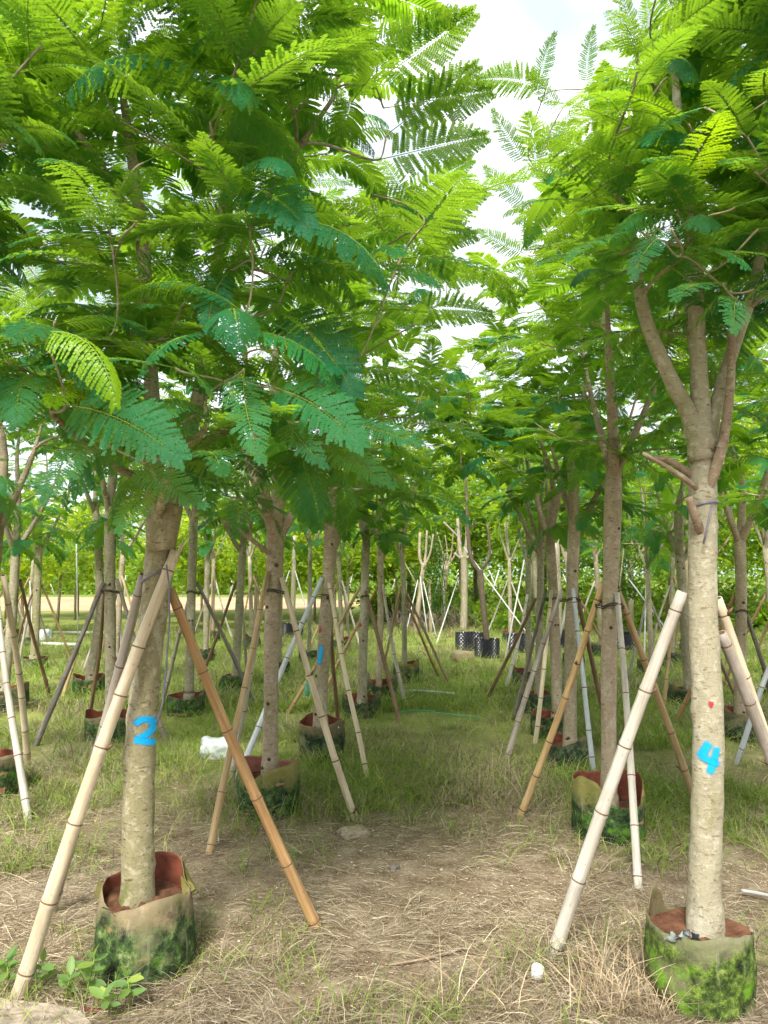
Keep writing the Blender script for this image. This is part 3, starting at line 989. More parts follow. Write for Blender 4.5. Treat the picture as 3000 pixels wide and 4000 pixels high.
def make_tree(name, label, base, path, limbs, crown, ntips, per, bark, seed, near, group, sides=14, hero=None, leafscale=1.0, dead=(), extra=()):
    """path: trunk centre line with radii (world); limbs: list of world polylines with radii; crown: (centre, radii)"""
    rg = random.Random(seed)
    X, Y = base
    root = empty(name, (X, Y, 0), label, 'tree', group)
    off = Vector((X, Y, 0))
    # trunk
    P = [(X * .15 + path[0][0] * .85, path[0][1], .02, path[0][3] * 1.35), (path[0][0], path[0][1], path[0][2] + .0, path[0][3] * 1.13)] + [(q_[0], q_[1], q_[2] + (.12 if i_q == 0 else 0), q_[3]) for i_q, q_ in enumerate(path)]
    rings = 90 if near > 1 else 40 if near else 16
    C = catmull(P, rings)
    b = MB()
    if near > 1:
        # knots and scars
        kn = [(rg.uniform(0, 6.28), rg.uniform(.35, C[-1][2]), rg.uniform(.006, .013), rg.uniform(.018, .032)) for _ in range(11)]
        ns = 36
        vs_, fs = [], []
        for i in range(rings):
            cx_, cy_, z, r = C[i]
            for k in range(ns):
                a = 6.2832 * k / ns
                dr = .0018 * math.sin(3 * a + z * 4) + .0012 * math.sin(z * 31 + 2 * math.sin(a * 2)) + rg.uniform(-.0005, .0005)
                for ka, kz, kh, kw in kn:
                    da = abs((a - ka + math.pi) % 6.2832 - math.pi) * r
                    dd = math.hypot(da, (z - kz) * 1.2) / kw
                    if dd < 2.4:
                        dr += kh * math.exp(-dd * dd * 1.4) - kh * .75 * math.exp(-dd * dd * 9)
                vs_.append((cx_ + math.cos(a) * (r + dr) - X, cy_ + math.sin(a) * (r + dr) - Y, z))
        for i in range(rings - 1):
            for k in range(ns):
                fs.append((i * ns + k, i * ns + (k + 1) % ns, (i + 1) * ns + (k + 1) % ns, (i + 1) * ns + k))
        fs.append(tuple((rings - 1) * ns + k for k in range(ns)))
        b.add(vs_, fs)
    else:
        b.tube([Vector(c[:3]) - off for c in C], [c[3] * (1 + .04 * math.sin(c[2] * 7 + seed) + rg.uniform(-.02, .02)) for c in C], sides, 0, True, .012, seed)
        for _ in range(6 if near else 4):
            c = C[rg.randrange(4, rings - 1)]
            a = rg.uniform(3.3, 6.1)
            o = Vector((math.cos(a), math.sin(a), .25))
            p0 = Vector(c[:3]) - off + o * c[3] * .85
            b.tube([p0, p0 + o * c[3] * .26], [c[3] * .30, c[3] * .17], 7, 1)
    net = []
    trunk_b = b
    for li, pl in enumerate(limbs):
        D = catmull(pl, 22 if near > 1 else 14)
        lb = MB() if near else trunk_b
        lb.tube([Vector(c[:3]) - off for c in D], [max(c[3], .006) * (1 + .03 * math.sin(i * 1.7 + li)) for i, c in enumerate(D)], 14 if near > 1 else 9 if near else 7, 0, True, .02, seed + li)
        for i in range(1, len(D)):
            net.append((Vector(D[i][:3]), (Vector(D[i][:3]) - Vector(D[i - 1][:3])).normalized(), float(D[i][3])))
        if near:
            link('limb', lb.mesh('limb', M[bark]), root)
    for pl in dead:
        lb = MB()
        D = catmull(pl, 12)
        lb.tube([Vector(c[:3]) - off for c in D], [c[3] for c in D], 10, 0, True, .06, seed + 5)
        tag(link('dead_limb', lb.mesh('dead_limb', M['bark_dead']), root), 'dry broken dead limb')
    # branch tips spread through the crown
    cc, cr_ = Vector(crown[0]), crown[1]
    tips, tries = [], 0
    mind = .62 * (cr_[0] * cr_[1] * cr_[2] / max(ntips, 1)) ** (1 / 3) * 1.25
    while len(tips) < ntips and tries < 6000:
        tries += 1
        p = Vector((rg.uniform(-1, 1), rg.uniform(-1, 1), rg.uniform(-1, 1)))
        l_ = p.length
        rr_ = math.hypot(p.x, p.y)
        if rr_ ** 3 + abs(p.z) ** 3 > 1 or l_ < .38:
            continue
        p = Vector((p.x * cr_[0], p.y * cr_[1], p.z * cr_[2])) + cc
        if lane_open(p) or (Y < 6 and p.z < 1.98) or any((p - q_).length < mind for q_, _ in tips):
            continue
        tips.append((p, None))
        if tries % 400 == 0:
            mind *= .9
    tips = sorted(tips, key=lambda t: min((t[0] - n_[0]).length for n_ in net))
    leaves = []
    jobs = [(p, None) for p, _ in tips] + [(Vector(e), None) for e in extra] + [(Vector(l_[-1][:3]) + Vector((0, 0, .10)), None) for l_ in limbs] + [(Vector(h[0]), h) for h in (hero or [])]
    bm = MB()
    for p, h in jobs:
        best, bc = None, 1e9
        for n_ in net:
            d = (p - n_[0]).length
            c = d + 1.2 * max(0, n_[0].z - p.z + .12 * d)
            if c < bc:
                best, bc = n_, c
        p0, dr, r0 = best
        v = p - p0
        dist = max(v.length, .02)
        outh = Vector((v.x, v.y, 0))
        outh = outh.normalized() if outh.length > .02 else Vector((rg.uniform(-1, 1), rg.uniform(-1, 1), 0)).normalized()
        p1 = p0 + (dr * .35 + v.normalized() * .3) * dist * .55
        p2 = p - (outh * .55 + Vector((0, 0, .35))) * dist * .32
        path_ = bez(p0, p1, p2, p, 9)
        ra = min(r0 * .75, .0055 + .0085 * dist)
        rb = .0042
        rad = [ra + (rb - ra) * (i / 8) ** .8 for i in range(9)]
        tb = MB() if near else trunk_b
        tb.tube([q_ - off for q_ in path_], rad, 7 if near else 5, 0, True, .03, seed)
        if near:
            link('branch', tb.mesh('branch', M['bark_brown'] if near > 1 else M[bark]), root)
        for i in range(2, 9):
            net.append((path_[i], (path_[i] - path_[i - 1]).normalized(), rad[i]))
        if h is not None:
            tipv = Vector(h[1]) - p
            L = tipv.length
            upv = Vector(h[2]) if len(h) > 2 and h[2] is not None else Vector((0, -.35, 1))
            mesh = h[3] if len(h) > 3 else LEAF[0 if L < .4 else 3]
            put_leaf(root, p, tipv + Vector((0, 0, .10 * L)), upv, max(L, .30) / REACH * 1.03, mesh)
            continue
        bd = (path_[-1] - path_[-3]).normalized()
        n = per + rg.choice((-1, 0, 0, 1))
        a0 = rg.uniform(0, 6.28)
        for k in range(n):
            u = k / max(n - 1, 1)
            back = .20 * (1 - u) ** 1.2
            q_ = p - bd * back
            a = a0 + k * 2.39996 + rg.uniform(-.25, .25)
            low = max(0.0, min(1.0, (3.0 - p.z) / 1.0))
            el = R(-6 - 16 * low + (40 - 18 * low) * u ** 1.6 + rg.uniform(-9, 9))
            d = Vector((math.cos(a) * math.cos(el), math.sin(a) * math.cos(el), math.sin(el))) + bd * .25
            d.normalize()
            s = leafscale * rg.uniform(.62, 1.15) * (1 - .25 * u ** 3)
            mid = q_ + d * .3 * s
            if (mid - CAMP).length < 1.45 or lane_open(mid + d * .1):
                continue
            if mid.z < 1.78 and mid.y < 6:
                continue
            up = Vector((rg.uniform(-.18, .18), rg.uniform(-.18, .18), 1))
            x_ = rg.random()
            mesh = LEAF_YOUNG2 if (x_ < .03 and near) else LEAF[rg.randrange(10)] if (near and Y < 6) else LEAF_FAR[rg.randrange(6)]
            leaves.append((q_, d, up, s, mesh, rg.uniform(-.18, .18)))
    # the 300 leaves that show largest are parts of their own, the rest are one mass
    leaves.sort(key=lambda q_: (q_[0] + q_[1] * .25 * q_[3] - CAMP).length)
    cap = 300 - len(hero or [])
    for q_ in leaves[:cap]:
        put_leaf(root, *q_)
    if len(leaves) > cap:
        V_, F_, C_, nb_ = [], [], [], 0
        for q_ in leaves[cap:]:
            v_, f_ = FAR_ARR[rg.randrange(6)]
            m_ = np.array(frame(q_[1], q_[2], q_[5]).to_matrix()) * q_[3]
            V_.append(v_ @ m_.T + np.array(q_[0] - off))
            F_.append(f_ + nb_)
            nb_ += len(v_)
            C_.append(np.tile(np.array([[1, 1, 1]]) * rg.uniform(.75, 1.2), (len(v_), 1)))
        fo = link('foliage', np_mesh('foliage', np.concatenate(V_), [np.concatenate(F_)], M['leaf_mass'], np.concatenate(C_)), root)
        fo['kind'] = 'stuff'
    link('trunk', trunk_b.mesh('trunk', [M[bark], M['knot']]), root)
    return root, C

def auto_limbs(path, seed, n=3, length=1.25, spread=.55, rfac=.62, azs=None):
    rg = random.Random(seed)
    t = path[-1]
    p0 = Vector(t[:3])
    out = []
    a0 = rg.uniform(0, 6.28)
    for k in range(n):
        a = azs[k] if azs else a0 + 6.283 * k / n + rg.uniform(-.4, .4)
        l_ = length * rg.uniform(.8, 1.15)
        sp = spread * rg.uniform(.6, 1.25)
        h_ = Vector((math.cos(a), math.sin(a), 0))
        s = p0 - Vector((0, 0, .06 + .10 * k * rg.random()))
        r = t[3] * rfac * rg.uniform(.75, 1.05)
        pts = [s + h_ * .0, s + h_ * sp * l_ * .22 + Vector((0, 0, l_ * .22)), s + h_ * sp * l_ * .52 + Vector((0, 0, l_ * .58)), s + h_ * sp * l_ * .75 + Vector((0, 0, l_))]
        out.append([(*pts[0], r * 1.1), (*pts[1], r), (*pts[2], r * .6), (*pts[3], r * .2)])
    # central leader
    l_ = length * 1.1
    out.append([(*p0, t[3] * .8), (p0.x + rg.uniform(-.05, .05), p0.y, p0.z + l_ * .4, t[3] * .6), (p0.x + rg.uniform(-.12, .12), p0.y + rg.uniform(-.1, .1), p0.z + l_ * .8, t[3] * .4), (p0.x + rg.uniform(-.15, .15), p0.y, p0.z + l_ * 1.15, t[3] * .12)])
    return out

UPH = (0, -.9, .45)
TILT = (0, .55, .8)
# base, tip, up hint[, mesh]
HERO_A1 = [
  ((-0.45, 2.40, 2.26), (-0.43, 2.20, 1.96), (.05, -1, .35)),
  ((-0.39, 2.55, 2.24), (-0.09, 2.35, 2.06), UPH),
  ((-0.13, 2.55, 2.12), (0.04, 2.35, 1.98), UPH),
  ((-0.39, 2.65, 2.55), (-0.10, 2.45, 2.26), UPH),
  ((-1.00, 2.35, 2.13), (-0.62, 2.15, 1.99), UPH),
  ((-0.66, 2.35, 2.25), (-0.95, 2.15, 2.20), None),
  ((-0.80, 2.45, 1.97), (-0.62, 2.25, 1.78), UPH),
  ((-0.89, 2.35, 2.02), (-0.98, 2.15, 1.85), UPH),
  ((0.00, 2.95, 2.22), (0.31, 2.75, 2.09), None),
  ((-0.22, 2.75, 2.09), (-0.05, 2.55, 1.88), UPH),
  ((-0.33, 2.55, 2.12), (-0.26, 2.35, 1.95), UPH),
  ((-0.99, 2.15, 2.30), (-0.63, 1.95, 2.17), None, 'young'),
  ((-0.59, 2.65, 2.18), (-0.73, 2.45, 2.06), UPH),
  ((-0.28, 2.75, 2.50), (0.05, 2.55, 2.50), None),
  ((-0.53, 2.55, 2.65), (-0.60, 2.35, 2.40), UPH),
  ((-0.53, 2.45, 2.92), (-0.24, 2.25, 2.71), UPH),
  ((-0.81, 2.45, 2.98), (-0.48, 2.25, 2.93), None),
  ((-0.84, 2.35, 2.67), (-1.08, 2.15, 2.56), None),
  ((-0.76, 2.25, 2.68), (-0.98, 2.05, 2.56), None),
  ((-0.54, 2.25, 3.00), (-0.12, 2.05, 3.12), None),
  ((-0.57, 2.25, 2.93), (-0.84, 2.05, 3.05), None),
  ((-0.32, 2.65, 2.69), (0.14, 2.45, 2.60), None),
  ((-0.77, 2.65, 1.91), (-0.85, 2.45, 1.79), UPH),
  ((-0.05, 2.95, 3.6), (0.34, 2.85, 3.73), TILT),
  ((0.0, 3.05, 3.56), (0.41, 2.95, 3.49), TILT),
  ((-0.02, 3.15, 3.39), (0.4, 3.05, 3.36), TILT),
  ((-0.05, 2.95, 3.13), (0.3, 2.85, 2.98), TILT),
  ((-0.02, 2.85, 3.67), (0.27, 2.75, 3.79), TILT),
  ((0.0, 3.25, 3.12), (0.37, 3.15, 3.0), TILT),
  ((-0.2, 2.75, 3.49), (0.06, 2.65, 3.64), TILT),
  ((0.02, 3.15, 3.51), (0.38, 3.05, 3.66), TILT),
  ((-0.08, 3.05, 2.92), (0.2, 2.95, 2.79), TILT),
  ((-0.60, 3.05, 2.62), (-0.56, 2.95, 2.32), None, 'wilt'),
]
MESHN = {'young': LEAF_YOUNG, 'wilt': LEAF_WILT}
HERO_A1 = [tuple(MESHN[x] if isinstance(x, str) else x for x in h) for h in HERO_A1]
HERO_A2 = [
  ((0.1, 4.85, 3.61), (0.58, 4.75, 3.45), TILT),
  ((0.14, 4.95, 3.91), (0.65, 4.85, 4.04), TILT),
  ((0.1, 4.95, 4.09), (0.56, 4.85, 4.26), TILT),
  ((0.17, 5.05, 3.42), (0.68, 4.95, 3.28), TILT),
]
HERO_C2 = [
  ((1.02, 4.55, 4.65), (0.62, 4.45, 4.68), TILT),
  ((0.97, 4.55, 4.6), (0.99, 4.45, 4.91), TILT),
  ((1.28, 4.55, 4.66), (1.24, 4.45, 4.91), TILT),
  ((0.9, 4.55, 4.16), (0.63, 4.45, 4.36), TILT),
  ((0.89, 4.55, 3.89), (0.59, 4.45, 4.0), TILT),
  ((0.91, 4.65, 3.61), (0.57, 4.55, 3.65), TILT),
  ((0.89, 4.65, 3.36), (0.55, 4.55, 3.37), TILT),
  ((1.1, 4.45, 4.46), (0.85, 4.35, 4.54), TILT),
]
HERO_C1 = [
  ((0.9, 2.65, 3.23), (0.57, 2.55, 3.24), None),
  ((0.82, 2.65, 3.09), (0.46, 2.55, 3.11), None),
  ((0.85, 2.65, 2.92), (0.5, 2.55, 2.88), None),
  ((0.89, 2.55, 2.79), (0.6, 2.45, 2.65), None),
  ((0.98, 2.75, 3.54), (0.87, 2.65, 3.7), None),
  ((1.04, 2.65, 3.42), (0.77, 2.55, 3.33), None),
  ((1.13, 2.55, 3.24), (0.86, 2.45, 3.05), None),
  ((0.86, 2.75, 2.79), (0.55, 2.65, 2.71), None),
  ((1.03, 2.55, 2.7), (1.19, 2.45, 2.65), None),
  ((0.96, 2.45, 2.75), (0.78, 2.35, 2.57), None),
  ((1.20, 2.60, 2.62), (0.92, 2.42, 2.50), None), ((1.22, 2.55, 2.55), (1.08, 2.35, 2.40), UPH), ((1.30, 2.6, 2.60), (1.40, 2.4, 2.42), UPH),
  ((1.25, 2.45, 2.95), (1.02, 2.25, 2.86), None), ((1.35, 2.4, 3.0), (1.55, 2.2, 2.9), None), ((1.2, 2.5, 2.85), (1.28, 2.2, 2.72), UPH), ((1.3, 2.45, 3.2), (1.12, 2.2, 3.12), None), ((1.45, 2.5, 2.82), (1.62, 2.3, 2.70), UPH), ((1.1, 2.55, 3.0), (0.82, 2.35, 2.92), None),
  ((1.05, 2.5, 3.15), (0.72, 2.35, 3.18), None, LEAF_YOUNG2), ((1.25, 2.45, 2.75), (1.48, 2.3, 2.68), None), ((1.02, 2.55, 2.85), (0.66, 2.45, 2.80), None),
]

# more staked trees seen far between the trunks: x, y, words
FAR_TREES = [(5.3, 10.4, 'staked far tree right of the number 4 trunk, nearest of three'), (6.9, 12.6, 'staked far tree at the right edge, farthest of three'), (5.1, 13.6, 'staked far tree close behind the number 4 trunk'),
             (3.3, 13.4, 'staked far tree between the third and second right row trunks'), (-5.6, 16.2, 'staked far tree in the open grass on the left'), (-7.4, 12.4, 'staked far tree cut by the left edge'), (-.9, 16.2, 'staked far tree behind the fourth left row trunk'),
             (6.2, 15.6, 'slim far tree second from the right edge'), (8.4, 15.9, 'slim far tree at the very right edge'), (4.3, 15.2, 'slim far tree left of the number 4 trunk'), (3.0, 18.2, 'slim far tree behind the third right row trunk'),
             (-4.6, 13.2, 'slim far tree behind the straight trunk left of number 2'), (-2.9, 16.8, 'slim far tree right of the number 2 trunk by the pots'), (-4.1, 18.3, 'slim far tree seen just right of the number 2 trunk'), (-7.9, 17.0, 'slim far tree by the poles in the open grass'), (-9.4, 19.3, 'slim far tree farthest left by the sand'), (7.6, 18.8, 'slim far tree behind the right edge trees')]
FAR_SHORT = ['the nearest far tree right of number 4', 'the farthest tree at the right edge', 'the far tree close behind number 4', 'the far tree between right row trunks', 'the far tree in open grass left', 'the far tree cut by the left edge', 'the far tree behind the fourth left trunk', 'the slim second tree from the right edge', 'the slim tree at the right edge', 'the slim tree left of number 4', 'the slim tree behind the third right trunk', 'the slim tree behind the straight trunk', 'the slim tree by the left pots', 'the slim tree just right of number 2', 'the slim tree by the grass poles', 'the slim tree farthest left', 'the slim tree behind the right edge trees']
for i_, (x_, y_, w_) in enumerate(FAR_TREES):
    TREES['F%d' % i_] = (x_, y_, [(x_, y_, .2, .05), (x_ + .03 * (i_ % 3 - 1), y_, 1.1, .046), (x_ + .07 * (i_ % 3 - 1), y_, 2.0, .044)])
t = TREES
ROWS = {'A': 'trees of the left row', 'B': 'trees left of the left row', 'C': 'trees of the right row', 'D': 'trees right of the right row', 'E': 'trees right of the right row', 'F': 'far staked trees'}
TRUNK = {}

p = t['A1'][2]
limbs = [[(-.944, 3.221, 1.70, .058), (-.985, 3.23, 2.03, .042), (-1.005, 3.25, 2.307, .034), (-1.035, 3.25, 2.703, .030), (-1.076, 3.22, 3.188, .028), (-1.15, 3.15, 3.75, .014)],
         [(-.936, 3.221, 1.72, .050), (-.856, 3.24, 2.14, .036), (-.806, 3.25, 2.375, .031), (-.776, 3.24, 2.555, .028), (-.741, 3.22, 2.726, .026), (-.70, 3.2, 3.25, .02), (-.62, 3.1, 3.85, .011)],
         [(-1.076, 3.22, 3.10, .022), (-1.25, 3.1, 3.4, .017), (-1.5, 2.95, 3.7, .010)],
         [(-.741, 3.22, 2.726, .020), (-.50, 3.05, 3.15, .014), (-.2, 2.95, 3.55, .009)],
         [(-.95, 3.2, 1.86, .020), (-.80, 2.85, 2.02, .015), (-.62, 2.6, 2.10, .010)],
         [(-.96, 3.2, 1.95, .020), (-1.1, 2.9, 2.06, .014), (-1.15, 2.6, 2.15, .010)],
         [(-.86, 3.2, 2.1, .022), (-.55, 3.0, 2.22, .016), (-.25, 2.85, 2.3, .010)]]
TRUNK['A1'] = make_tree('flame_tree', 'olive barked young tree painted with a blue number 2', t['A1'][:2], p, limbs, ((-.74, 3.05, 3.15), (1.22, 1.0, 1.25)), 56, 8, 'bark_olive', 1, 2, ROWS['A'], hero=HERO_A1, extra=[(-1.5, 2.6, 2.6), (-1.3, 2.5, 3.1), (-1.6, 2.7, 3.35), (-1.0, 2.4, 3.4), (-.6, 2.45, 3.45), (-1.75, 2.9, 2.9), (-.9, 2.4, 2.75), (-.45, 2.4, 2.75), (-1.25, 2.45, 2.3)])

p = t['C1'][2]
limbs = [[(1.28, 3.033, 2.06, .050), (1.244, 3.033, 2.224, .036), (1.137, 3.02, 2.446, .030), (1.049, 3.0, 2.681, .025), (.99, 2.95, 3.05, .014)],
         [(1.285, 3.033, 2.10, .050), (1.285, 3.04, 2.372, .036), (1.277, 3.04, 2.909, .029), (1.239, 3.03, 3.35, .022), (1.20, 3.0, 3.9, .010)],
         [(1.303, 3.033, 2.10, .036), (1.349, 3.05, 2.266, .028), (1.42, 3.06, 2.478, .026), (1.538, 3.05, 2.822, .022), (1.66, 3.0, 3.4, .012)],
         [(1.30, 3.06, 2.15, .03), (1.345, 3.2, 2.45, .024), (1.36, 3.3, 2.9, .018), (1.5, 3.4, 3.5, .010)]]
dead = [[(1.282, 3.04, 1.90, .022), (1.31, 3.005, 1.99, .022), (1.344, 2.985, 2.109, .020), (1.382, 2.985, 2.319, .017), (1.398, 2.99, 2.50, .015), (1.406, 3.0, 2.665, .013)],
        [(1.28, 3.04, 1.93, .014), (1.215, 3.0, 1.965, .012), (1.134, 2.98, 2.015, .010), (1.012, 2.94, 2.072, .006)],
        [(1.28, 3.04, 1.97, .018), (1.177, 3.07, 2.057, .014), (1.084, 3.10, 2.083, .011)],
        [(1.28, 3.04, 1.74, .018), (1.238, 2.99, 1.80, .018), (1.212, 2.968, 1.85, .016), (1.192, 2.955, 1.90, .014)]]
TRUNK['C1'] = make_tree('flame_tree', 'pale barked young tree painted with a blue number 4', t['C1'][:2], p, limbs, ((1.45, 3.0, 3.52), (.90, .95, .92)), 50, 8, 'bark_pale', 2, 2, ROWS['C'], hero=HERO_C1, dead=dead, extra=[(1.1, 2.65, 2.78), (1.45, 2.6, 2.82), (1.75, 2.65, 2.80), (1.25, 2.5, 3.10), (1.6, 2.5, 3.15), (.95, 2.6, 3.02), (1.4, 2.5, 3.45), (1.2, 2.75, 2.95), (1.55, 2.75, 2.98), (1.75, 2.55, 3.4)])

def T_(k, label, bark, near, ntips, per, cz=3.25, cr_=(1.05, .9, 1.35), n=3, length=1.25, spread=.55, dead=(), cx=0.0, azs=None, ls=1.0, hero=None):
    X, Y, path = t[k]
    sd = sum(ord(c) for c in k) * 13
    tp = path[-1]
    TRUNK[k] = make_tree('flame_tree', label, (X, Y), path, auto_limbs(path, sd, n, length, spread, azs=azs), ((tp[0] + cx, Y, cz), cr_), ntips, per, bark, sd, near, ROWS[k[0]], dead=dead, leafscale=ls, hero=hero)

T_('A2', 'second tree of the left row, brown trunk with a dead forked side branch', 'bark_brown', 1, 42, 7, 3.35, (1.28, .95, 1.35), 3, 1.3, cx=.22, hero=HERO_A2,
   dead=[[(-.78, 5.19, 1.74, .018), (-.93, 5.12, 1.86, .014), (-1.08, 5.06, 1.96, .011)], [(-.90, 5.13, 1.85, .009), (-.915, 5.1, 1.99, .007), (-.95, 5.08, 2.10, .005)]])
T_('C2', 'second tree of the right row, stout brown trunk with a pruned knot', 'bark_brown', 1, 38, 7, 3.5, (.85, .95, 1.35), 3, 1.35, cx=.08, hero=HERO_C2)
T_('A3', 'third tree of the left row, painted with a blue stroke and red dot', 'bark_brown', 1, 36, 7, 3.5, (1.2, .9, 1.4), 4, 1.3, cx=.2)
T_('C3', 'third tree of the right row, slim reddish trunk forking above the stakes', 'bark_brown', 1, 30, 8, 3.5, (1.0, .9, 1.4), 3, 1.3)
T_('B0', 'tree just outside the left edge, its foliage reaching in', 'bark_brown', 1, 30, 8, 3.2, (1.15, .95, 1.3))
T_('B2', 'straight trunked tree with a dark grey stake, left of the number 2 tree', 'bark_grey', 1, 20, 7, 3.4)
T_('A4', 'fourth tree of the left row, slim trunk with a red dot', 'bark_grey', 0, 19, 7, 3.4)
T_('C4', 'fourth tree of the right row, leaning trunk behind a cream stake', 'bark_brown', 0, 19, 7, 3.4)
T_('A5', 'fifth tree of the left row, forking low behind a silver stake', 'bark_brown', 0, 17, 6, 3.5)
T_('C5', 'fifth tree of the right row, thin trunk with a brown stake', 'bark_grey', 0, 17, 6, 3.5)
T_('A6', 'sixth and last tree of the left row before the open grass', 'bark_grey', 0, 17, 6, 3.5)
T_('C6', 'sixth and last tree of the right row beside the black pots', 'bark_grey', 0, 17, 6, 3.5)
T_('B1', 'low forking tree at the left edge with a brown stake', 'bark_grey', 0, 17, 6, 3.3)
T_('B3', 'bent trunk close behind the straight one, left of the number 2 tree', 'bark_grey', 0, 17, 6, 3.4)
T_('B4', 'pale straight tree in an orange rimmed bag, farthest left', 'bark_olive', 0, 17, 6, 3.4)
T_('B5', 'tree just right of the number 2 trunk, with a dark leaning stake', 'bark_grey', 0, 17, 7, 3.4)
T_('B6', 'tree leaning right, between the number 2 tree and the second left row tree', 'bark_grey', 0, 17, 6, 3.4)
T_('B7', 'thin far tree seen right of the number 2 trunk', 'bark_grey', 0, 13, 6, 3.4)
T_('B8', 'thin far tree seen between the second and third left row trunks', 'bark_grey', 0, 13, 6, 3.4)
T_('B9', 'thin far tree hidden close behind the second left row trunk', 'bark_grey', 0, 13, 6, 3.4)
T_('D1', 'pale forked tree between the second right row trunk and the number 4 tree', 'bark_grey', 0, 19, 6, 3.2, spread=.8)
T_('D2', 'forked tree standing close behind the number 4 trunk', 'bark_grey', 0, 17, 6, 3.3)
T_('D3', 'dark trunked tree to the right of the number 4 tree', 'bark_brown', 1, 20, 7, 3.3, spread=.75)
T_('E0', 'tree just outside the right edge, its foliage reaching in', 'bark_brown', 1, 20, 7, 3.3)
for i_, (x_, y_, w_) in enumerate(FAR_TREES):
    T_('F%d' % i_, w_, ('bark_grey', 'bark_brown')[i_ % 2], 0, 12 if i_ < 7 else 8, 6 if i_ < 7 else 5, 3.4)

# ------------------------------------------------------------------ bamboo stakes
bn = MB()
bn.tube([(0, 0, -.006), (0, 0, -.003), (0, 0, 0), (0, 0, .003), (0, 0, .006)], [1.0, 1.055, 1.03, 1.06, 1.0], 12, 0, False)
NODE = bn.mesh('node', M['node'])
STUB = MB()
STUB.tube([(0, 0, 0), (.0, 0, .022), (.004, 0, .04)], [.009, .007, .002], 6)
STUB = STUB.mesh('stub', M['node'])

def trunk_at(k, z):
    C = TRUNK[k][1]
    i = int(np.argmin(np.abs(C[:, 2] - z)))
    return Vector((C[i][0], C[i][1], z)), float(C[i][3])

TREE_WORDS = {
 'A1': 'the number 2 tree', 'A2': 'the second left row tree', 'A3': 'the third left row tree', 'A4': 'the fourth left row tree', 'A5': 'the fifth left row tree', 'A6': 'the last left row tree',
 'B0': 'the tree outside the left edge', 'B1': 'the low forking tree at the left edge', 'B2': 'the straight trunk left of number 2', 'B3': 'the bent trunk left of number 2', 'B4': 'the tree in the orange rimmed bag',
 'B5': 'the tree just right of number 2', 'B6': 'the right leaning tree behind the left row', 'C1': 'the number 4 tree', 'C2': 'the second right row tree', 'C3': 'the third right row tree',
 'C4': 'the fourth right row tree', 'C5': 'the fifth right row tree', 'C6': 'the last right row tree', 'D1': 'the pale forked tree', 'D2': 'the tree close behind number 4', 'D3': 'the dark trunk right of number 4', 'E0': 'the tree outside the right edge',
 'B7': 'the thin far tree right of number 2', 'B8': 'the thin far tree left of the third trunk', 'B9': 'the thin far tree behind the second trunk'}
CW = {'cream': 'cream', 'white': 'bleached white', 'silver': 'silvery', 'orange': 'orange brown', 'gold': 'golden', 'tan': 'tan', 'brown': 'brown', 'grey': 'grey', 'dark': 'dark grey', 'blue': 'blue grey'}

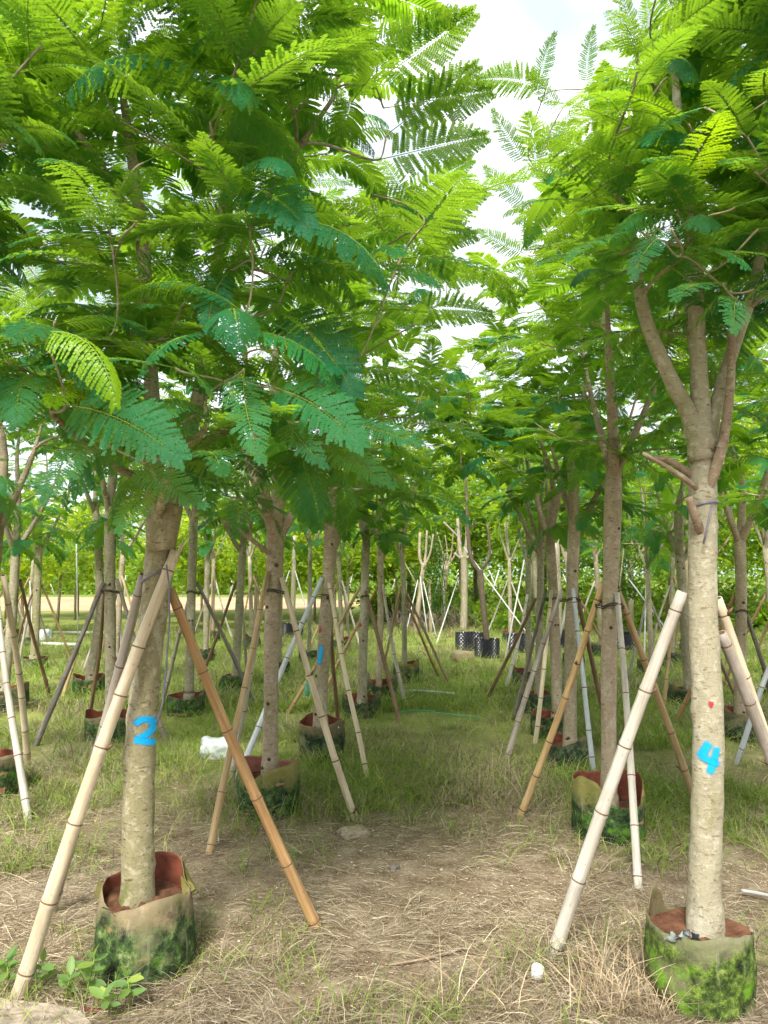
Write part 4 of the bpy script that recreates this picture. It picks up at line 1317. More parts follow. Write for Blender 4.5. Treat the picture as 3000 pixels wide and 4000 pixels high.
def make_stake(k, foot, top, colr, r, seed):
    rg = random.Random(seed)
    A = Vector((foot[0], foot[1], float(gz(foot[0], foot[1])) - .05))
    B = Vector(top)
    c, tr = trunk_at(k, B.z)
    h_ = Vector((B.x - c.x, B.y - c.y, 0))
    want = tr + r * .95
    if h_.length < want or h_.length > want + .03:
        B = Vector((c.x, c.y, B.z)) + h_.normalized() * want
    d = (B - A)
    L = d.length + rg.uniform(.02, .06)
    d.normalize()
    side = 'left' if foot[0] < c.x - .08 else 'right' if foot[0] > c.x + .08 else ('near' if foot[1] < c.y else 'far')
    tw = TREE_WORDS[k]
    lab = ('%s bamboo stake, %s side of %s' if k[0] == 'F' else '%s bamboo stake propping the %s side of %s') % (CW[colr], side, tw)
    # node heights
    nodes, z = [], rg.uniform(.08, .22)
    while z < L - .05:
        nodes.append(z)
        z += rg.uniform(.20, .36)
    pr = []
    for zn in nodes:
        pr += [(zn - .02, 1.0), (zn - .008, 1.09), (zn, 1.0), (zn + .009, 1.10), (zn + .022, .995)]
    pr = [(0, 1.0)] + [q_ for q_ in pr if .005 < q_[0] < L - .005] + [(L, .97)]
    b_ = MB()
    bx, by = rg.uniform(-.022, .022), rg.uniform(-.022, .022)
    b2_ = rg.uniform(-.008, .008)
    def off_(z_):
        s = math.sin(math.pi * z_ / L)
        return Vector((bx * s + b2_ * math.sin(2.6 * math.pi * z_ / L), by * s, z_))
    rr = lambda z_: r * (1.0 - .24 * z_ / L)
    b_.tube([off_(z_) for z_, _ in pr], [rr(z_) * f for z_, f in pr], 14, 0, False)
    n = len(pr)
    # hollow cut end
    b0 = len(b_.v) - 14
    ring = [Vector(b_.v[b0 + i]) for i in range(14)]
    ctr = off_(L)
    inner = [ctr + (q_ - ctr) * .72 for q_ in ring]
    deep = [q_ - Vector((0, 0, .03)) for q_ in inner]
    b1 = b_.add(inner + deep, [])
    for i in range(14):
        j = (i + 1) % 14
        b_.f.append((b0 + i, b0 + j, b1 + j, b1 + i)); b_.m.append(0)
        b_.f.append((b1 + i, b1 + j, b1 + 14 + j, b1 + 14 + i)); b_.m.append(1)
    b_.f.append(tuple(b1 + 14 + i for i in range(14))); b_.m.append(1)
    o = link('bamboo_stake', b_.mesh('bamboo_stake', [M['bam_' + colr], M['node']]))
    o.location = A
    o.rotation_mode = 'QUATERNION'
    o.rotation_quaternion = d.to_track_quat('Z', 'Y')
    tag(o, lab, 'bamboo stake', 'bamboo stakes propping the trees')
    if A.y < 11:
        for zn in nodes:
            q_ = link('node', NODE, o)
            q_.location = off_(zn)
            q_.scale = (rr(zn) * 1.04, rr(zn) * 1.04, .55 if A.y < 5 else .9)
            if A.y < 6 and rg.random() < .4:
                s_ = link('stub', STUB, o)
                a = rg.uniform(0, 6.28)
                s_.location = off_(zn) + Vector((math.cos(a), math.sin(a), 0)) * rr(zn) * .9
                s_.rotation_euler = Vector((math.cos(a), math.sin(a), .9)).to_track_quat('Z', 'Y').to_euler()
    return o, L, rr

for i_, (x_, y_, w_) in enumerate(FAR_TREES):
    k_ = 'F%d' % i_
    TREE_WORDS[k_] = FAR_SHORT[i_]
    for q_ in range(3):
        a = 2.1 * q_ + .5 * i_ + .4
        d_ = rnd.uniform(.55, .8)
        STAKES.append((k_, (x_ + math.cos(a) * d_, y_ + math.sin(a) * d_), (x_ + math.cos(a) * .07, y_ + math.sin(a) * .07, rnd.uniform(1.3, 1.55)), ('silver', 'tan', 'brown', 'white', 'grey')[(i_ + 2 * q_) % 5], .023))
seen = {}
for i, (k, ft, tp, c, r) in enumerate(STAKES):
    o, L, rr = make_stake(k, ft, tp, c, r, i * 17 + 3)
    if o['label'] in seen:
        o['label'] = o['label'].replace('stake propping', 'stake, farther one, propping')
    seen[o['label']] = 1
    if i == 0:      # split, torn upper end
        for q_ in range(4):
            s_ = MB()
            a = q_ * 1.57 + .4
            rr_ = rr(L) * .8
            s_.tube([(math.cos(a) * rr_, math.sin(a) * rr_, L - .05), (math.cos(a) * rr_ * 1.1, math.sin(a) * rr_ * 1.1, L + .03), (math.cos(a) * rr_ * 1.6, math.sin(a) * rr_ * 1.6, L + .05 + .03 * (q_ % 2))], [.006, .005, .001], 5)
            link('splinter', s_.mesh('splinter', M['bam_cream']), o)

# dark cord binding the stakes of the nearer trees
M['cord'] = plain('tie_cord', (.05, .045, .04), .7, .2)
for k_ in ('A2', 'A3', 'C2', 'C3', 'B2', 'A4', 'C4', 'B5', 'D3'):
    tops = [s_ for s_ in STAKES if s_[0] == k_]
    zt = sum(s_[2][2] for s_ in tops) / len(tops) - .06
    c, tr = trunk_at(k_, zt)
    b_ = MB()
    for dz in (0.0, .012):
        pts = []
        for i in range(41):
            a = 6.2832 * i / 40
            rr_ = tr + .004
            for s_ in tops:
                sa = math.atan2(s_[2][1] - c.y, s_[2][0] - c.x)
                da = abs((a - sa + math.pi) % 6.2832 - math.pi)
                rr_ = max(rr_, tr + .004 + (s_[4] * 1.9) * max(0, 1 - (da / .75) ** 2))
            pts.append((math.cos(a) * rr_, math.sin(a) * rr_, dz + .012 * math.sin(a * 2 + tr * 90)))
        b_.tube(pts, [.0042] * 41, 6, 0, False)
    root = TRUNK[k_][0]
    o = link('tie_cord', b_.mesh('tie_cord', M['cord']), root)
    o.location = Vector((c.x, c.y, zt)) - root.location

# ------------------------------------------------------------------ spray-painted marks on the bark
def paint(tree, name, strokes, width, mat, label, soft=.35):
    root, C = TRUNK[tree]
    V, F, Cc = [], [], []
    for st in strokes:
        S = catmull([(x, z) for x, z in st], 40)
        n = len(S)
        lev = [(-1.6, 0), (-.8, .75), (0, 1), (.8, .75), (1.6, 0)]
        base = len(V)
        for i in range(n):
            a, b_ = S[max(i - 1, 0)], S[min(i + 1, n - 1)]
            T = np.array(b_) - np.array(a)
            T = T / (np.linalg.norm(T) + 1e-9)
            Nn = np.array([-T[1], T[0]])
            end = min(1, i / 3, (n - 1 - i) / 6)
            for w_, al in lev:
                x, z = S[i] + Nn * w_ * width / 2
                c, tr = trunk_at(tree, z)
                dx = max(-.985, min(.985, (x - c.x) / tr))
                rr_ = tr + .0035
                V.append((c.x + dx * rr_ - root.location.x, c.y - math.sqrt(1 - dx * dx) * rr_ - root.location.y, z))
                Cc.append([al * end] * 3)
        for i in range(n - 1):
            for j in range(4):
                q_ = base + i * 5 + j
                F.append((q_, q_ + 1, q_ + 6, q_ + 5))
    me = np_mesh(name, np.array(V), [np.array(F)], mat, np.array(Cc), True)
    return tag(link(name, me, root), label)
paint('A1', 'painted_number', [[(-1.029, .972), (-1.022, .990), (-.998, 1.0), (-.976, .994), (-.965, .976), (-.970, .957), (-.988, .938), (-1.012, .927), (-1.037, .918)], [(-1.037, .918), (-1.005, .912), (-.975, .904), (-.957, .895)]], .022, M['paint_blue'], 'bright blue spray-painted number 2')
paint('C1', 'painted_number', [[(1.258, .958), (1.243, .925), (1.236, .898), (1.263, .882), (1.296, .868)], [(1.284, .939), (1.271, .888), (1.251, .830)]], .021, M['paint_blue'], 'bright blue spray-painted number 4')
paint('A3', 'painted_stroke', [[(-.551, .98), (-.556, .92), (-.562, .87), (-.570, .805)]], .030, M['paint_blue'], 'blue spray-painted stroke')
def paint_dot(tree, x, z, rx, rz, label):
    root, C = TRUNK[tree]
    V, F, Cc = [], [], []
    n = 18
    for q_, al in ((0.0, 1.0), (.6, .9), (1.0, .35), (1.35, 0.0)):
        for i in range(n):
            a = 6.2832 * i / n
            w_ = q_ * (1 + .18 * math.sin(3 * a + x * 40))
            xx, zz = x + math.cos(a) * rx * w_, z + math.sin(a) * rz * w_
            c, tr = trunk_at(tree, zz)
            dx = max(-.985, min(.985, (xx - c.x) / tr))
            V.append((c.x + dx * (tr + .0045) - root.location.x, c.y - math.sqrt(1 - dx * dx) * (tr + .0045) - root.location.y, zz))
            Cc.append([al] * 3)
    for k in range(3):
        for i in range(n):
            F.append((k * n + i, k * n + (i + 1) % n, (k + 1) * n + (i + 1) % n, (k + 1) * n + i))
    tag(link('painted_dot', np_mesh('painted_dot', np.array(V), [np.array(F)], M['paint_red'], np.array(Cc), True), root), label)
paint_dot('A3', -.560, 1.112, .010, .022, 'faded red paint dot')
paint_dot('C1', 1.268, 1.099, .008, .012, 'faded pink red paint dot')
paint_dot('A4', -.264, 1.028, .011, .022, 'faded red paint dot')

# ------------------------------------------------------------------ straps tied round the two nearest trunks
def strap(name, tree, z, tilt, tail, label):
    root, C = TRUNK[tree]
    b_ = MB()
    c, tr = trunk_at(tree, z)
    n = 36
    vs_ = []
    for k in range(n):
        a = 6.2832 * k / n
        zz = z + tilt * math.cos(a) - .008 * (1 + math.sin(a))
        c2, r2_ = trunk_at(tree, zz)
        for dr, dz in ((.003, -.005), (.006, -.005), (.006, .005), (.003, .005)):
            vs_.append((c2.x + math.cos(a) * (r2_ + dr), c2.y + math.sin(a) * (r2_ + dr), zz + dz))
    fs = []
    for k in range(n):
        for j in range(4):
            fs.append((k * 4 + j, ((k + 1) % n) * 4 + j, ((k + 1) % n) * 4 + (j + 1) % 4, k * 4 + (j + 1) % 4))
    b_.add(vs_, fs)
    b_.tube(tail, [.004] * len(tail), 6)
    for v in range(len(b_.v)):
        x_, y_, z_ = b_.v[v]
        b_.v[v] = (x_ - c.x, y_ - c.y, z_)
    o = link(name, b_.mesh(name, M['strap']))
    o.location = (c.x, c.y, 0)
    return tag(o, label, 'strap')
strap('tie_strap', 'C1', 1.885, .010, [(1.29, 2.975, 1.872), (1.275, 2.965, 1.83), (1.262, 2.962, 1.78), (1.248, 2.965, 1.72)], 'grey plastic strap knotted round the number 4 trunk')
strap('tie_strap', 'A1', 1.60, .03, [(-.905, 3.165, 1.64), (-.892, 3.162, 1.56), (-.885, 3.160, 1.40), (-.895, 3.160, 1.22), (-.905, 3.158, 1.08), (-.925, 3.155, .985)], 'loose grey plastic strap dangling down the number 2 trunk')

# ------------------------------------------------------------------ grow bags
def bag_mat(name, top, moss, pink, lime=.5, h=.34):
    t_ = NT(name)
    tc_ = t_.n('TexCoord')
    sx_ = t_.n('SeparateXYZ')
    t_.l(tc_.outputs['Object'], sx_.inputs[0])
    v = t_.coords(rand=40)
    vv = t_.coords((1, 1, .45), rand=40)
    n1 = t_.noise(v, 9, 5, .6)
    n2 = t_.noise(v, 22, 9, .78)
    n3 = t_.noise(v, 120, 4, .6)
    c = t_.ramp(n1, [(.3, (top[0] * .75, top[1] * .85, top[2] * .6)), (.5, top), (.75, (top[0] * 1.5, top[1] * 1.35, top[2] * 1.5))])
    zr = t_.math('DIVIDE', sx_.outputs['Z'], h)
    zw = t_.math('ADD', zr, t_.math('MULTIPLY', t_.math('SUBTRACT', t_.noise(v, 8, 9, .75), .5), 1.0))
    mossm = t_.ramp(zw, [(.0, (.8, .8, .8)), (.15, (1, 1, 1)), (.64, (1, 1, 1)), (.86, (.10, .10, .10))])
    mc = t_.ramp(n2, [(.38, (.006, .010, .004)), (.46, tuple(x * .45 for x in moss)), (.53, moss), (.59, (moss[0] * 2.2, moss[1] * 1.9, moss[2] * 1.6)), (.66, (.27, .26, .15))])
    mc = t_.mix(t_.ramp(t_.noise(v, 5, 3), [(.33, (.6, .6, .6)), (.45, (0, 0, 0))]), mc, (.20, .185, .095))
    c = t_.mix(mossm, c, mc)
    lm = t_.ramp(t_.math('MULTIPLY', t_.noise(v, 8, 4), mossm), [(.55, (0, 0, 0)), (.64, (lime, lime, lime))])
    c = t_.mix(lm, c, (.13, .30, .012))
    pk = t_.ramp(t_.noise(t_.coords((1, 1, 2.2), rand=40), 6.5, 2), [(.66, (0, 0, 0)), (.70, (.75, .75, .75))])
    c = t_.mix(pk, c, pink)
    st_ = t_.noise(t_.coords((1, 1, .12), rand=40), 34, 4, .6)
    c = t_.mix(t_.ramp(st_, [(.62, (0, 0, 0)), (.74, (.3, .3, .3))]), c, (.36, .35, .25))
    c = t_.mix(t_.ramp(n3, [(.6, (0, 0, 0)), (.7, (.4, .4, .4))]), c, (.06, .06, .03))
    return t_.done(t_.principled(c, .75, .25, t_.bump(t_.math('ADD', n2, n3), .5, .006)))
M['bag_a'] = bag_mat('bag_olive', (.21, .165, .09), (.045, .085, .022), (.40, .19, .10))
M['bag_b'] = bag_mat('bag_green', (.19, .175, .05), (.035, .075, .018), (.42, .20, .12))
M['bag_c'] = bag_mat('bag_lime', (.16, .155, .085), (.075, .125, .018), (.40, .22, .13), .9)
M['bag_d'] = bag_mat('bag_dark', (.15, .115, .055), (.030, .055, .022), (.30, .16, .09), .15)
M['bag_in'] = plain('bag_lining', (.20, .062, .036), .8, .2, .4, 18)
M['bag_pink'] = plain('bag_lining_pink', (.36, .15, .11), .8, .2, .35, 18)

def make_bag(k, r, h, mat, lining, bumps, label, seed, soil=.72, flare=-.06, tear=None):
    """bumps: (angle in degrees from the camera side, width, extra height)"""
    rg = random.Random(seed)
    X, Y = TREES[k][:2]
    z0 = float(gz(X, Y)) - .02
    root = empty('grow_bag', (X, Y, z0), label, 'grow bag', 'grow bags round the trunks')
    ns, nz = 56, 12
    ph = [rg.uniform(0, 6.28) for _ in range(6)]
    def rimh(a):
        v = h * (1 + .05 * math.sin(2 * a + ph[0]) + .03 * math.sin(3 * a + ph[1]) + .008 * math.sin(9 * a + ph[2]))
        for ba, bw, bh in bumps:
            da = (math.degrees(a) - (ba - 90) + 180) % 360 - 180
            v += bh * math.exp(-(da / bw) ** 4)
        return v
    def rad_(a, u):
        f = 1 + flare * u ** 2 + .035 * math.sin(math.pi * min(u, 1)) + .026 * math.sin(3 * a + ph[3]) + .014 * math.sin(7 * a + ph[4] + u * 3) + .014 * math.sin(u * 9 + ph[5] + 2 * a) - .03 * max(0, math.sin(2 * a + ph[2] + 1.5 * u)) ** 12 + .012 * math.sin(13 * a + ph[0] + 5 * u) * u
        return r * f
    vs_, fs, ms = [], [], []
    for j in range(nz + 1):
        u = j / nz
        for i in range(ns):
            a = 6.2832 * i / ns
            rr_ = rad_(a, u)
            vs_.append((math.cos(a) * rr_, math.sin(a) * rr_, rimh(a) * u))
    no = len(vs_)
    for j in range(nz + 1):          # lining, from the rim down
        u = 1 - .5 * j / nz
        for i in range(ns):
            a = 6.2832 * i / ns
            rr_ = rad_(a, u) - .0035
            vs_.append((math.cos(a) * rr_, math.sin(a) * rr_, rimh(a) * u))
    b_ = MB()
    for j in range(nz):
        for i in range(ns):
            i2 = (i + 1) % ns
            fs.append((j * ns + i, j * ns + i2, (j + 1) * ns + i2, (j + 1) * ns + i)); ms.append(0)
    for i in range(ns):
        i2 = (i + 1) % ns
        fs.append((nz * ns + i, nz * ns + i2, no + i2, no + i)); ms.append(0)
    for j in range(nz):
        for i in range(ns):
            i2 = (i + 1) % ns
            fs.append((no + j * ns + i, no + j * ns + i2, no + (j + 1) * ns + i2, no + (j + 1) * ns + i)); ms.append(1)
    b_.add(vs_, fs)
    b_.m = ms
    link('wall', b_.mesh('wall', [mat, lining]), root)
    s_ = MB()
    zs = h * soil
    sv = [(0, 0, zs + .01)]
    for q_ in (.35, .7, 1.0):
        for i in range(28):
            a = 6.2832 * i / 28
            rr_ = (rad_(a, soil) - .004) * q_
            sv.append((math.cos(a) * rr_, math.sin(a) * rr_, zs + .012 * math.sin(5 * a + q_ * 7) + rg.uniform(-.006, .006)))
    sf = [(0, 1 + i, 1 + (i + 1) % 28) for i in range(28)]
    for q_ in range(2):
        for i in range(28):
            sf.append((1 + q_ * 28 + i, 1 + (q_ + 1) * 28 + i, 1 + (q_ + 1) * 28 + (i + 1) % 28, 1 + q_ * 28 + (i + 1) % 28))
    s_.add(sv, sf)
    link('soil', s_.mesh('soil', M['soil']), root)
    return root, rad_, rimh

bagA, ra_, rh_ = make_bag('A1', .200, .335, M['bag_a'], M['bag_in'], [(165, 34, .075), (215, 26, .02), (270, 30, .02), (350, 55, -.025)], 'mossy olive grow bag with a tall torn back rim, holding the number 2 tree', 5, .86, -.13)
# folded-over corner of that bag
f_ = MB()
f_.add([(.085, .155, .415), (.10, .165, .32), (.19, .07, .300), (.155, .0, .290), (.17, .10, .31), (.105, .16, .40), (.11, .17, .31), (.195, .075, .29), (.16, .0, .28)],
       [(0, 1, 4), (0, 4, 2), (4, 1, 2), (1, 3, 2), (5, 7, 6), (6, 7, 8)])
tag(link('flap', f_.mesh('flap', M['bag_b'], False), bagA), 'folded over green corner')
f_ = MB()
f_.add([(-.17, .0, .345), (-.205, .02, .355), (-.21, -.01, .30), (-.18, -.02, .29), (-.172, .003, .347), (-.207, .024, .357), (-.212, -.006, .302), (-.182, -.016, .292)], [(0, 1, 2, 3), (7, 6, 5, 4), (0, 4, 5, 1), (1, 5, 6, 2), (2, 6, 7, 3), (3, 7, 4, 0)])
link('flap', f_.mesh('flap', M['bag_b'], False), bagA)
bagC, ra2, rh2 = make_bag('C1', .192, .295, M['bag_c'], M['bag_d'], [(214, 12, .085), (150, 70, -.05), (10, 40, -.01)], 'bright lime mossy grow bag holding the number 4 tree', 6, .84, .0)
make_bag('A2', .205, .34, M['bag_b'], M['bag_pink'], [(330, 26, -.05), (40, 40, .02), (300, 20, .03)], 'green stained grow bag with a wavy pink rim, second in the left row', 7, .72, .0)
make_bag('C2', .213, .35, M['bag_b'], M['bag_in'], [(310, 25, .05), (20, 40, -.10), (90, 30, .02), (180, 50, .03)], 'moss covered grow bag with a red lining, second in the right row', 8, .55, .0)
make_bag('A3', .195, .33, M['bag_d'], M['bag_in'], [(180, 60, .03), (40, 30, .01)], 'black stained grow bag with a foam slab inside, third in the left row', 9, .75, .02)
make_bag('C3', .195, .25, M['bag_d'], M['bag_in'], [(300, 40, -.03), (40, 30, .04)], 'dark mossy slumped grow bag, third in the right row', 10, .75, -.1)
make_bag('A4', .205, .24, M['bag_d'], M['bag_in'], [(290, 30, .05), (70, 34, .06), (0, 40, -.04)], 'grow bag with a pale torn V shaped rim, fourth in the left row', 11, .7, .08)
make_bag('C4', .19, .24, M['bag_d'], M['bag_in'], [(60, 30, .05)], 'dark grow bag showing red lining, fourth in the right row', 12, .7, .0)
make_bag('A5', .19, .26, M['bag_d'], M['bag_in'], [(285, 24, .10), (60, 30, .05), (0, 40, -.04)], 'grow bag with a tall curled flap, fifth in the left row', 13, .7, .05)
make_bag('C5', .18, .24, M['bag_d'], M['bag_in'], [(300, 30, .08)], 'brown grow bag with a raised rim, fifth in the right row', 14, .7, .0)
make_bag('A6', .19, .30, M['bag_b'], M['bag_in'], [(70, 30, .08)], 'tall olive grow bag, last in the left row', 15, .7, .0)
make_bag('C6', .19, .24, M['bag_d'], M['bag_in'], [(250, 30, .04)], 'small dark grow bag, last in the right row', 16, .7, .0)
make_bag('B0', .195, .30, M['bag_a'], M['bag_in'], [(90, 40, .02)], 'reddish brown grow bag cut by the left edge', 17, .8, .1)
make_bag('B1', .23, .28, M['bag_d'], M['bag_in'], [(80, 30, .06)], 'olive grow bag of the low forking tree at the left edge', 18, .7, .05)
make_bag('B2', .21, .27, M['bag_a'], M['bag_in'], [(270, 30, .05), (80, 40, -.02)], 'square shouldered olive grow bag behind the silvery stake', 19, .7, .05)
make_bag('B3', .20, .25, M['bag_a'], M['bag_in'], [(270, 40, .04), (90, 25, .05), (30, 40, -.03)], 'brown grow bag with a drooping rim and folded pink corner', 20, .7, .06)
make_bag('B4', .19, .20, M['bag_a'], M['bag_in'], [], 'low orange rimmed grow bag, farthest left', 21, .8, .03)
make_bag('B5', .21, .24, M['bag_a'], M['bag_in'], [(90, 40, .05), (0, 40, -.02)], 'tan grow bag half sunk in grass behind the orange stake', 22, .7, .03)
make_bag('B6', .19, .24, M['bag_a'], M['bag_in'], [(80, 40, .06), (270, 40, -.05)], 'slumped tan grow bag of the right leaning tree', 23, .7, -.1)
make_bag('B7', .18, .22, M['bag_d'], M['bag_in'], [], 'far small grow bag seen right of the number 2 trunk', 24, .7)
make_bag('B8', .18, .22, M['bag_d'], M['bag_in'], [], 'far small grow bag between second and third left row trunks', 25, .7)
make_bag('B9', .18, .22, M['bag_d'], M['bag_in'], [], 'far small grow bag behind the second left row trunk', 26, .7)
make_bag('D1', .18, .24, M['bag_d'], M['bag_in'], [(270, 30, .05)], 'far grow bag of the pale forked tree on the right', 27, .7)
make_bag('D2', .20, .26, M['bag_d'], M['bag_in'], [(280, 30, .05)], 'dark grow bag close left of the number 4 trunk', 28, .7)
make_bag('D3', .20, .28, M['bag_d'], M['bag_in'], [(270, 30, .04)], 'dark grow bag right of the number 4 trunk', 29, .7)
make_bag('E0', .20, .28, M['bag_d'], M['bag_in'], [], 'grow bag of the tree outside the right edge', 30, .7)

for i_, (x_, y_, w_) in enumerate(FAR_TREES):
    make_bag('F%d' % i_, .19, .25, M['bag_d'], M['bag_in'], [(rnd.uniform(0, 360), 30, .05)], 'grow bag of the ' + w_, 40 + i_, .7)

# ------------------------------------------------------------------ black dimpled pots far down the lane
M['airpot'] = plain('black_plastic', (.018, .018, .024), .35, .5, .3, 20)
def airpot(x, y, r, h, label):
    root = empty('dimpled_pot', (x, y, 0), label, 'plant pot', 'black dimpled pots at the end of the lane')
    ns, nz = 48, 10
    vs_, fs = [], []
    for j in range(nz + 1):
        for i in range(ns):
            a = 6.2832 * i / ns
            rr_ = r * .9 + (.016 if (i + j) % 2 else -.008)
            vs_.append((math.cos(a) * rr_, math.sin(a) * rr_, -.02 + (h + .02) * j / nz))
    for j in range(nz):
        for i in range(ns):
            i2 = (i + 1) % ns
            if (i + j) % 2:
                fs += [(j * ns + i, j * ns + i2, (j + 1) * ns + i), (j * ns + i2, (j + 1) * ns + i2, (j + 1) * ns + i)]
            else:
                fs += [(j * ns + i, j * ns + i2, (j + 1) * ns + i2), (j * ns + i, (j + 1) * ns + i2, (j + 1) * ns + i)]
    b_ = MB()
    b_.add(vs_, fs)
    link('wall', b_.mesh('wall', M['airpot'], False), root)
    s_ = MB()
    s_.add([(math.cos(6.2832 * i / 24) * (r * .9 - .01), math.sin(6.2832 * i / 24) * (r * .9 - .01), h * .86) for i in range(24)], [tuple(range(24))])
    link('soil', s_.mesh('soil', M['soil'], False), root)
    return root
airpot(1.83, 16.4, .33, .36, 'wide black dimpled pot at the lane end, left of the dark trunk')
airpot(2.0, 14.9, .26, .36, 'nearest black dimpled pot, holding the dark trunk')
airpot(2.83, 16.0, .28, .36, 'black dimpled pot half hidden behind the right row stakes')
airpot(5.2, 16.5, .28, .36, 'black dimpled pot seen right of the second right row trunk')
airpot(3.87, 16.9, .30, .38, 'black dimpled pot seen between right row trunks')
airpot(-2.35, 19.6, .30, .36, 'bluish black dimpled pot seen between the left row trunks')

# pruned pale trees and a dark one beyond the lane
def pruned(x, y, path, limbs, bark, label):
    root = empty('pruned_tree', (x, y, 0), label, 'tree', 'pruned trees at the end of the lane')
    path = [(*q_[:3], q_[3] * .8) for q_ in path]
    limbs = [[(*q_[:3], q_[3] * .7) for q_ in L_] for L_ in limbs]
    b_ = MB()
    C_ = catmull(path, 16)
    b_.tube([c[:3] for c in C_], [c[3] for c in C_], 12, 0, True, .03, 3)
    link('trunk', b_.mesh('trunk', M[bark]), root)
    for L_ in limbs:
        b_ = MB()
        C_ = catmull(L_, 9)
        b_.tube([c[:3] for c in C_], [c[3] for c in C_], 8, 0, True, .03, 3)
        link('limb', b_.mesh('limb', M[bark]), root)
    return root
pruned(.85, 20.8, [(0, 0, -.05, .09), (.08, 0, .7, .085), (.2, 0, 1.6, .08), (.25, 0, 1.9, .09)],
       [[(.22, 0, 1.8, .07), (.12, 0, 2.1, .06), (.14, 0, 2.75, .05)], [(.25, 0, 1.85, .06), (.30, .05, 2.2, .05), (.33, 0, 2.8, .04)], [(.27, 0, 1.85, .05), (.42, 0, 2.2, .04), (.5, 0, 2.7, .03)]], 'bark_brown', 'pale pruned tree with three upright limbs, left of the dark column')
pruned(1.71, 22.2, [(0, 0, -.05, .10), (.03, 0, 1.0, .09), (.1, 0, 1.85, .10)],
       [[(.08, 0, 1.75, .04), (-.1 + .12 * q_, .04 * (q_ % 2), 2.2, .032), (-.4 + .24 * q_, 0, 2.75 + .1 * (q_ % 2), .016)] for q_ in range(5)], 'bark_brown', 'pale pruned tree with a broom of thin shoots')
pruned(2.25, 21.7, [(0, 0, -.05, .14), (.03, 0, .8, .125), (.04, 0, 1.7, .125), (.02, 0, 2.15, .14)],
       [[(0, 0, 2.0, .10), (-.08, 0, 2.3, .09), (-.14, 0, 3.2, .06)], [(.05, 0, 2.1, .11), (.12, 0, 2.5, .09), (.14, 0, 3.3, .06)], [(-.06, 0, 2.6, .05), (-.3, 0, 2.85, .045), (-.55, 0, 3.1, .04)], [(-.08, -.05, 2.05, .06), (-.25, -.1, 2.2, .055)], [(.1, -.05, 2.05, .06), (.28, -.1, 2.2, .055)]], 'bark_grey', 'thick cream trunk with sawn off limb stubs at the lane end')
pruned(2.02, 14.95, [(0, 0, .2, .075), (-.06, 0, .8, .07), (-.12, 0, 1.5, .075), (-.14, 0, 1.7, .09)],
       [[(-.16, 0, 1.65, .06), (-.33, 0, 2.0, .055), (-.38, 0, 2.9, .05), (-.4, 0, 3.6, .02)], [(-.1, 0, 1.7, .05), (.06, 0, 2.0, .04), (.02, 0, 2.6, .03)]], 'bark_dark', 'dark rough trunk rising from the nearest black pot')
pruned(3.86, 16.95, [(0, 0, .2, .09), (.02, 0, 1.2, .085), (0, 0, 2.3, .07)], [[(0, 0, 2.2, .05), (.15, 0, 2.6, .04), (.2, 0, 3.0, .03)]], 'bark_grey', 'pale trunk rising from a black pot between right row trunks')
pruned(-2.35, 19.6, [(0, 0, .2, .085), (.02, 0, 1.2, .08), (.04, 0, 2.6, .06)], [[(.04, 0, 2.2, .045), (-.2, 0, 2.7, .03), (-.3, 0, 3.1, .02)]], 'bark_grey', 'whitish trunk rising from the bluish black pot on the left')

# support poles of the far trees
def pole(a, b2, r, mat, label):
    a, b2 = Vector(a), Vector(b2)
    b_ = MB()
    d = b2 - a
    b_.tube([(0, 0, 0), d * .5, d], [r, r * .95, r * .85], 8)
    o = link('support_pole', b_.mesh('support_pole', M[mat]))
    o.location = a
    return tag(o, label, 'pole', 'pale poles propping the far trees')
PL = [((1.2, 17.6, 0), (2.10, 21.5, 1.52), 'long white pole leaning left against the thick cream trunk'), ((1.75, 22.0, 0), (1.72, 22.1, 1.45), 'upright pole against the broom topped trunk'),
      ((1.05, 21.2, 0), (1.62, 22.1, 1.5), 'green white pole leaning to the broom topped trunk'), ((1.15, 20.2, 0), (.98, 20.7, 1.55), 'white pole left of the dark shrub column'),
      ((.55, 19.9, 0), (.92, 20.7, 1.45), 'white pole at the three limbed pale tree'), ((1.35, 19.8, 0), (1.07, 20.7, 1.4), 'grey pole right of the three limbed pale tree'),
      ((3.3, 16.3, 0), (2.05, 19.5, 2.3), 'long grey pole crossing behind the dark trunk'), ((2.25, 14.3, 0), (2.9, 15.6, 2.0), 'tall white pole at the right row end'),
      ((3.05, 14.6, 0), (3.75, 16.7, 1.6), 'white pole leaning right to the potted pale trunk'), ((4.4, 15.9, 0), (3.95, 16.8, 1.6), 'white pole leaning left to the potted pale trunk'),
      ((-7.5, 18.8, 0), (-7.62, 18.8, 2.35), 'tall upright pale pole in the open grass on the left'), ((-6.3, 21.5, 0), (-7.2, 22.8, 2.6), 'slanting pale pole among the left saplings'),
      ((-2.9, 18.9, 0), (-2.42, 19.5, 1.7), 'white pole left of the bluish black pot'), ((-1.7, 18.9, 0), (-2.28, 19.5, 1.7), 'white pole right of the bluish black pot'),
      ((4.6, 13.6, 0), (5.6, 16.2, 2.0), 'long pale pole leaning right behind the pale forked tree'), ((6.1, 15.6, 0), (5.3, 16.5, 1.5), 'pale pole propped by the far right black pot')]
for a, b2, lb in PL:
    pole(a, b2, .016, 'pole', lb)
for i in range(34):      # thin far props beyond the track
    x = -26 + i * 1.05 + rnd.uniform(-.4, .4)
    y = rnd.uniform(54, 60)
    o = pole((x, y, 0), (x + rnd.uniform(-.9, .9), y + .3, rnd.uniform(1.8, 2.6)), .05, 'pole', 'thin pale prop standing beyond the sandy track')
    o['group'] = 'props beyond the sandy track'

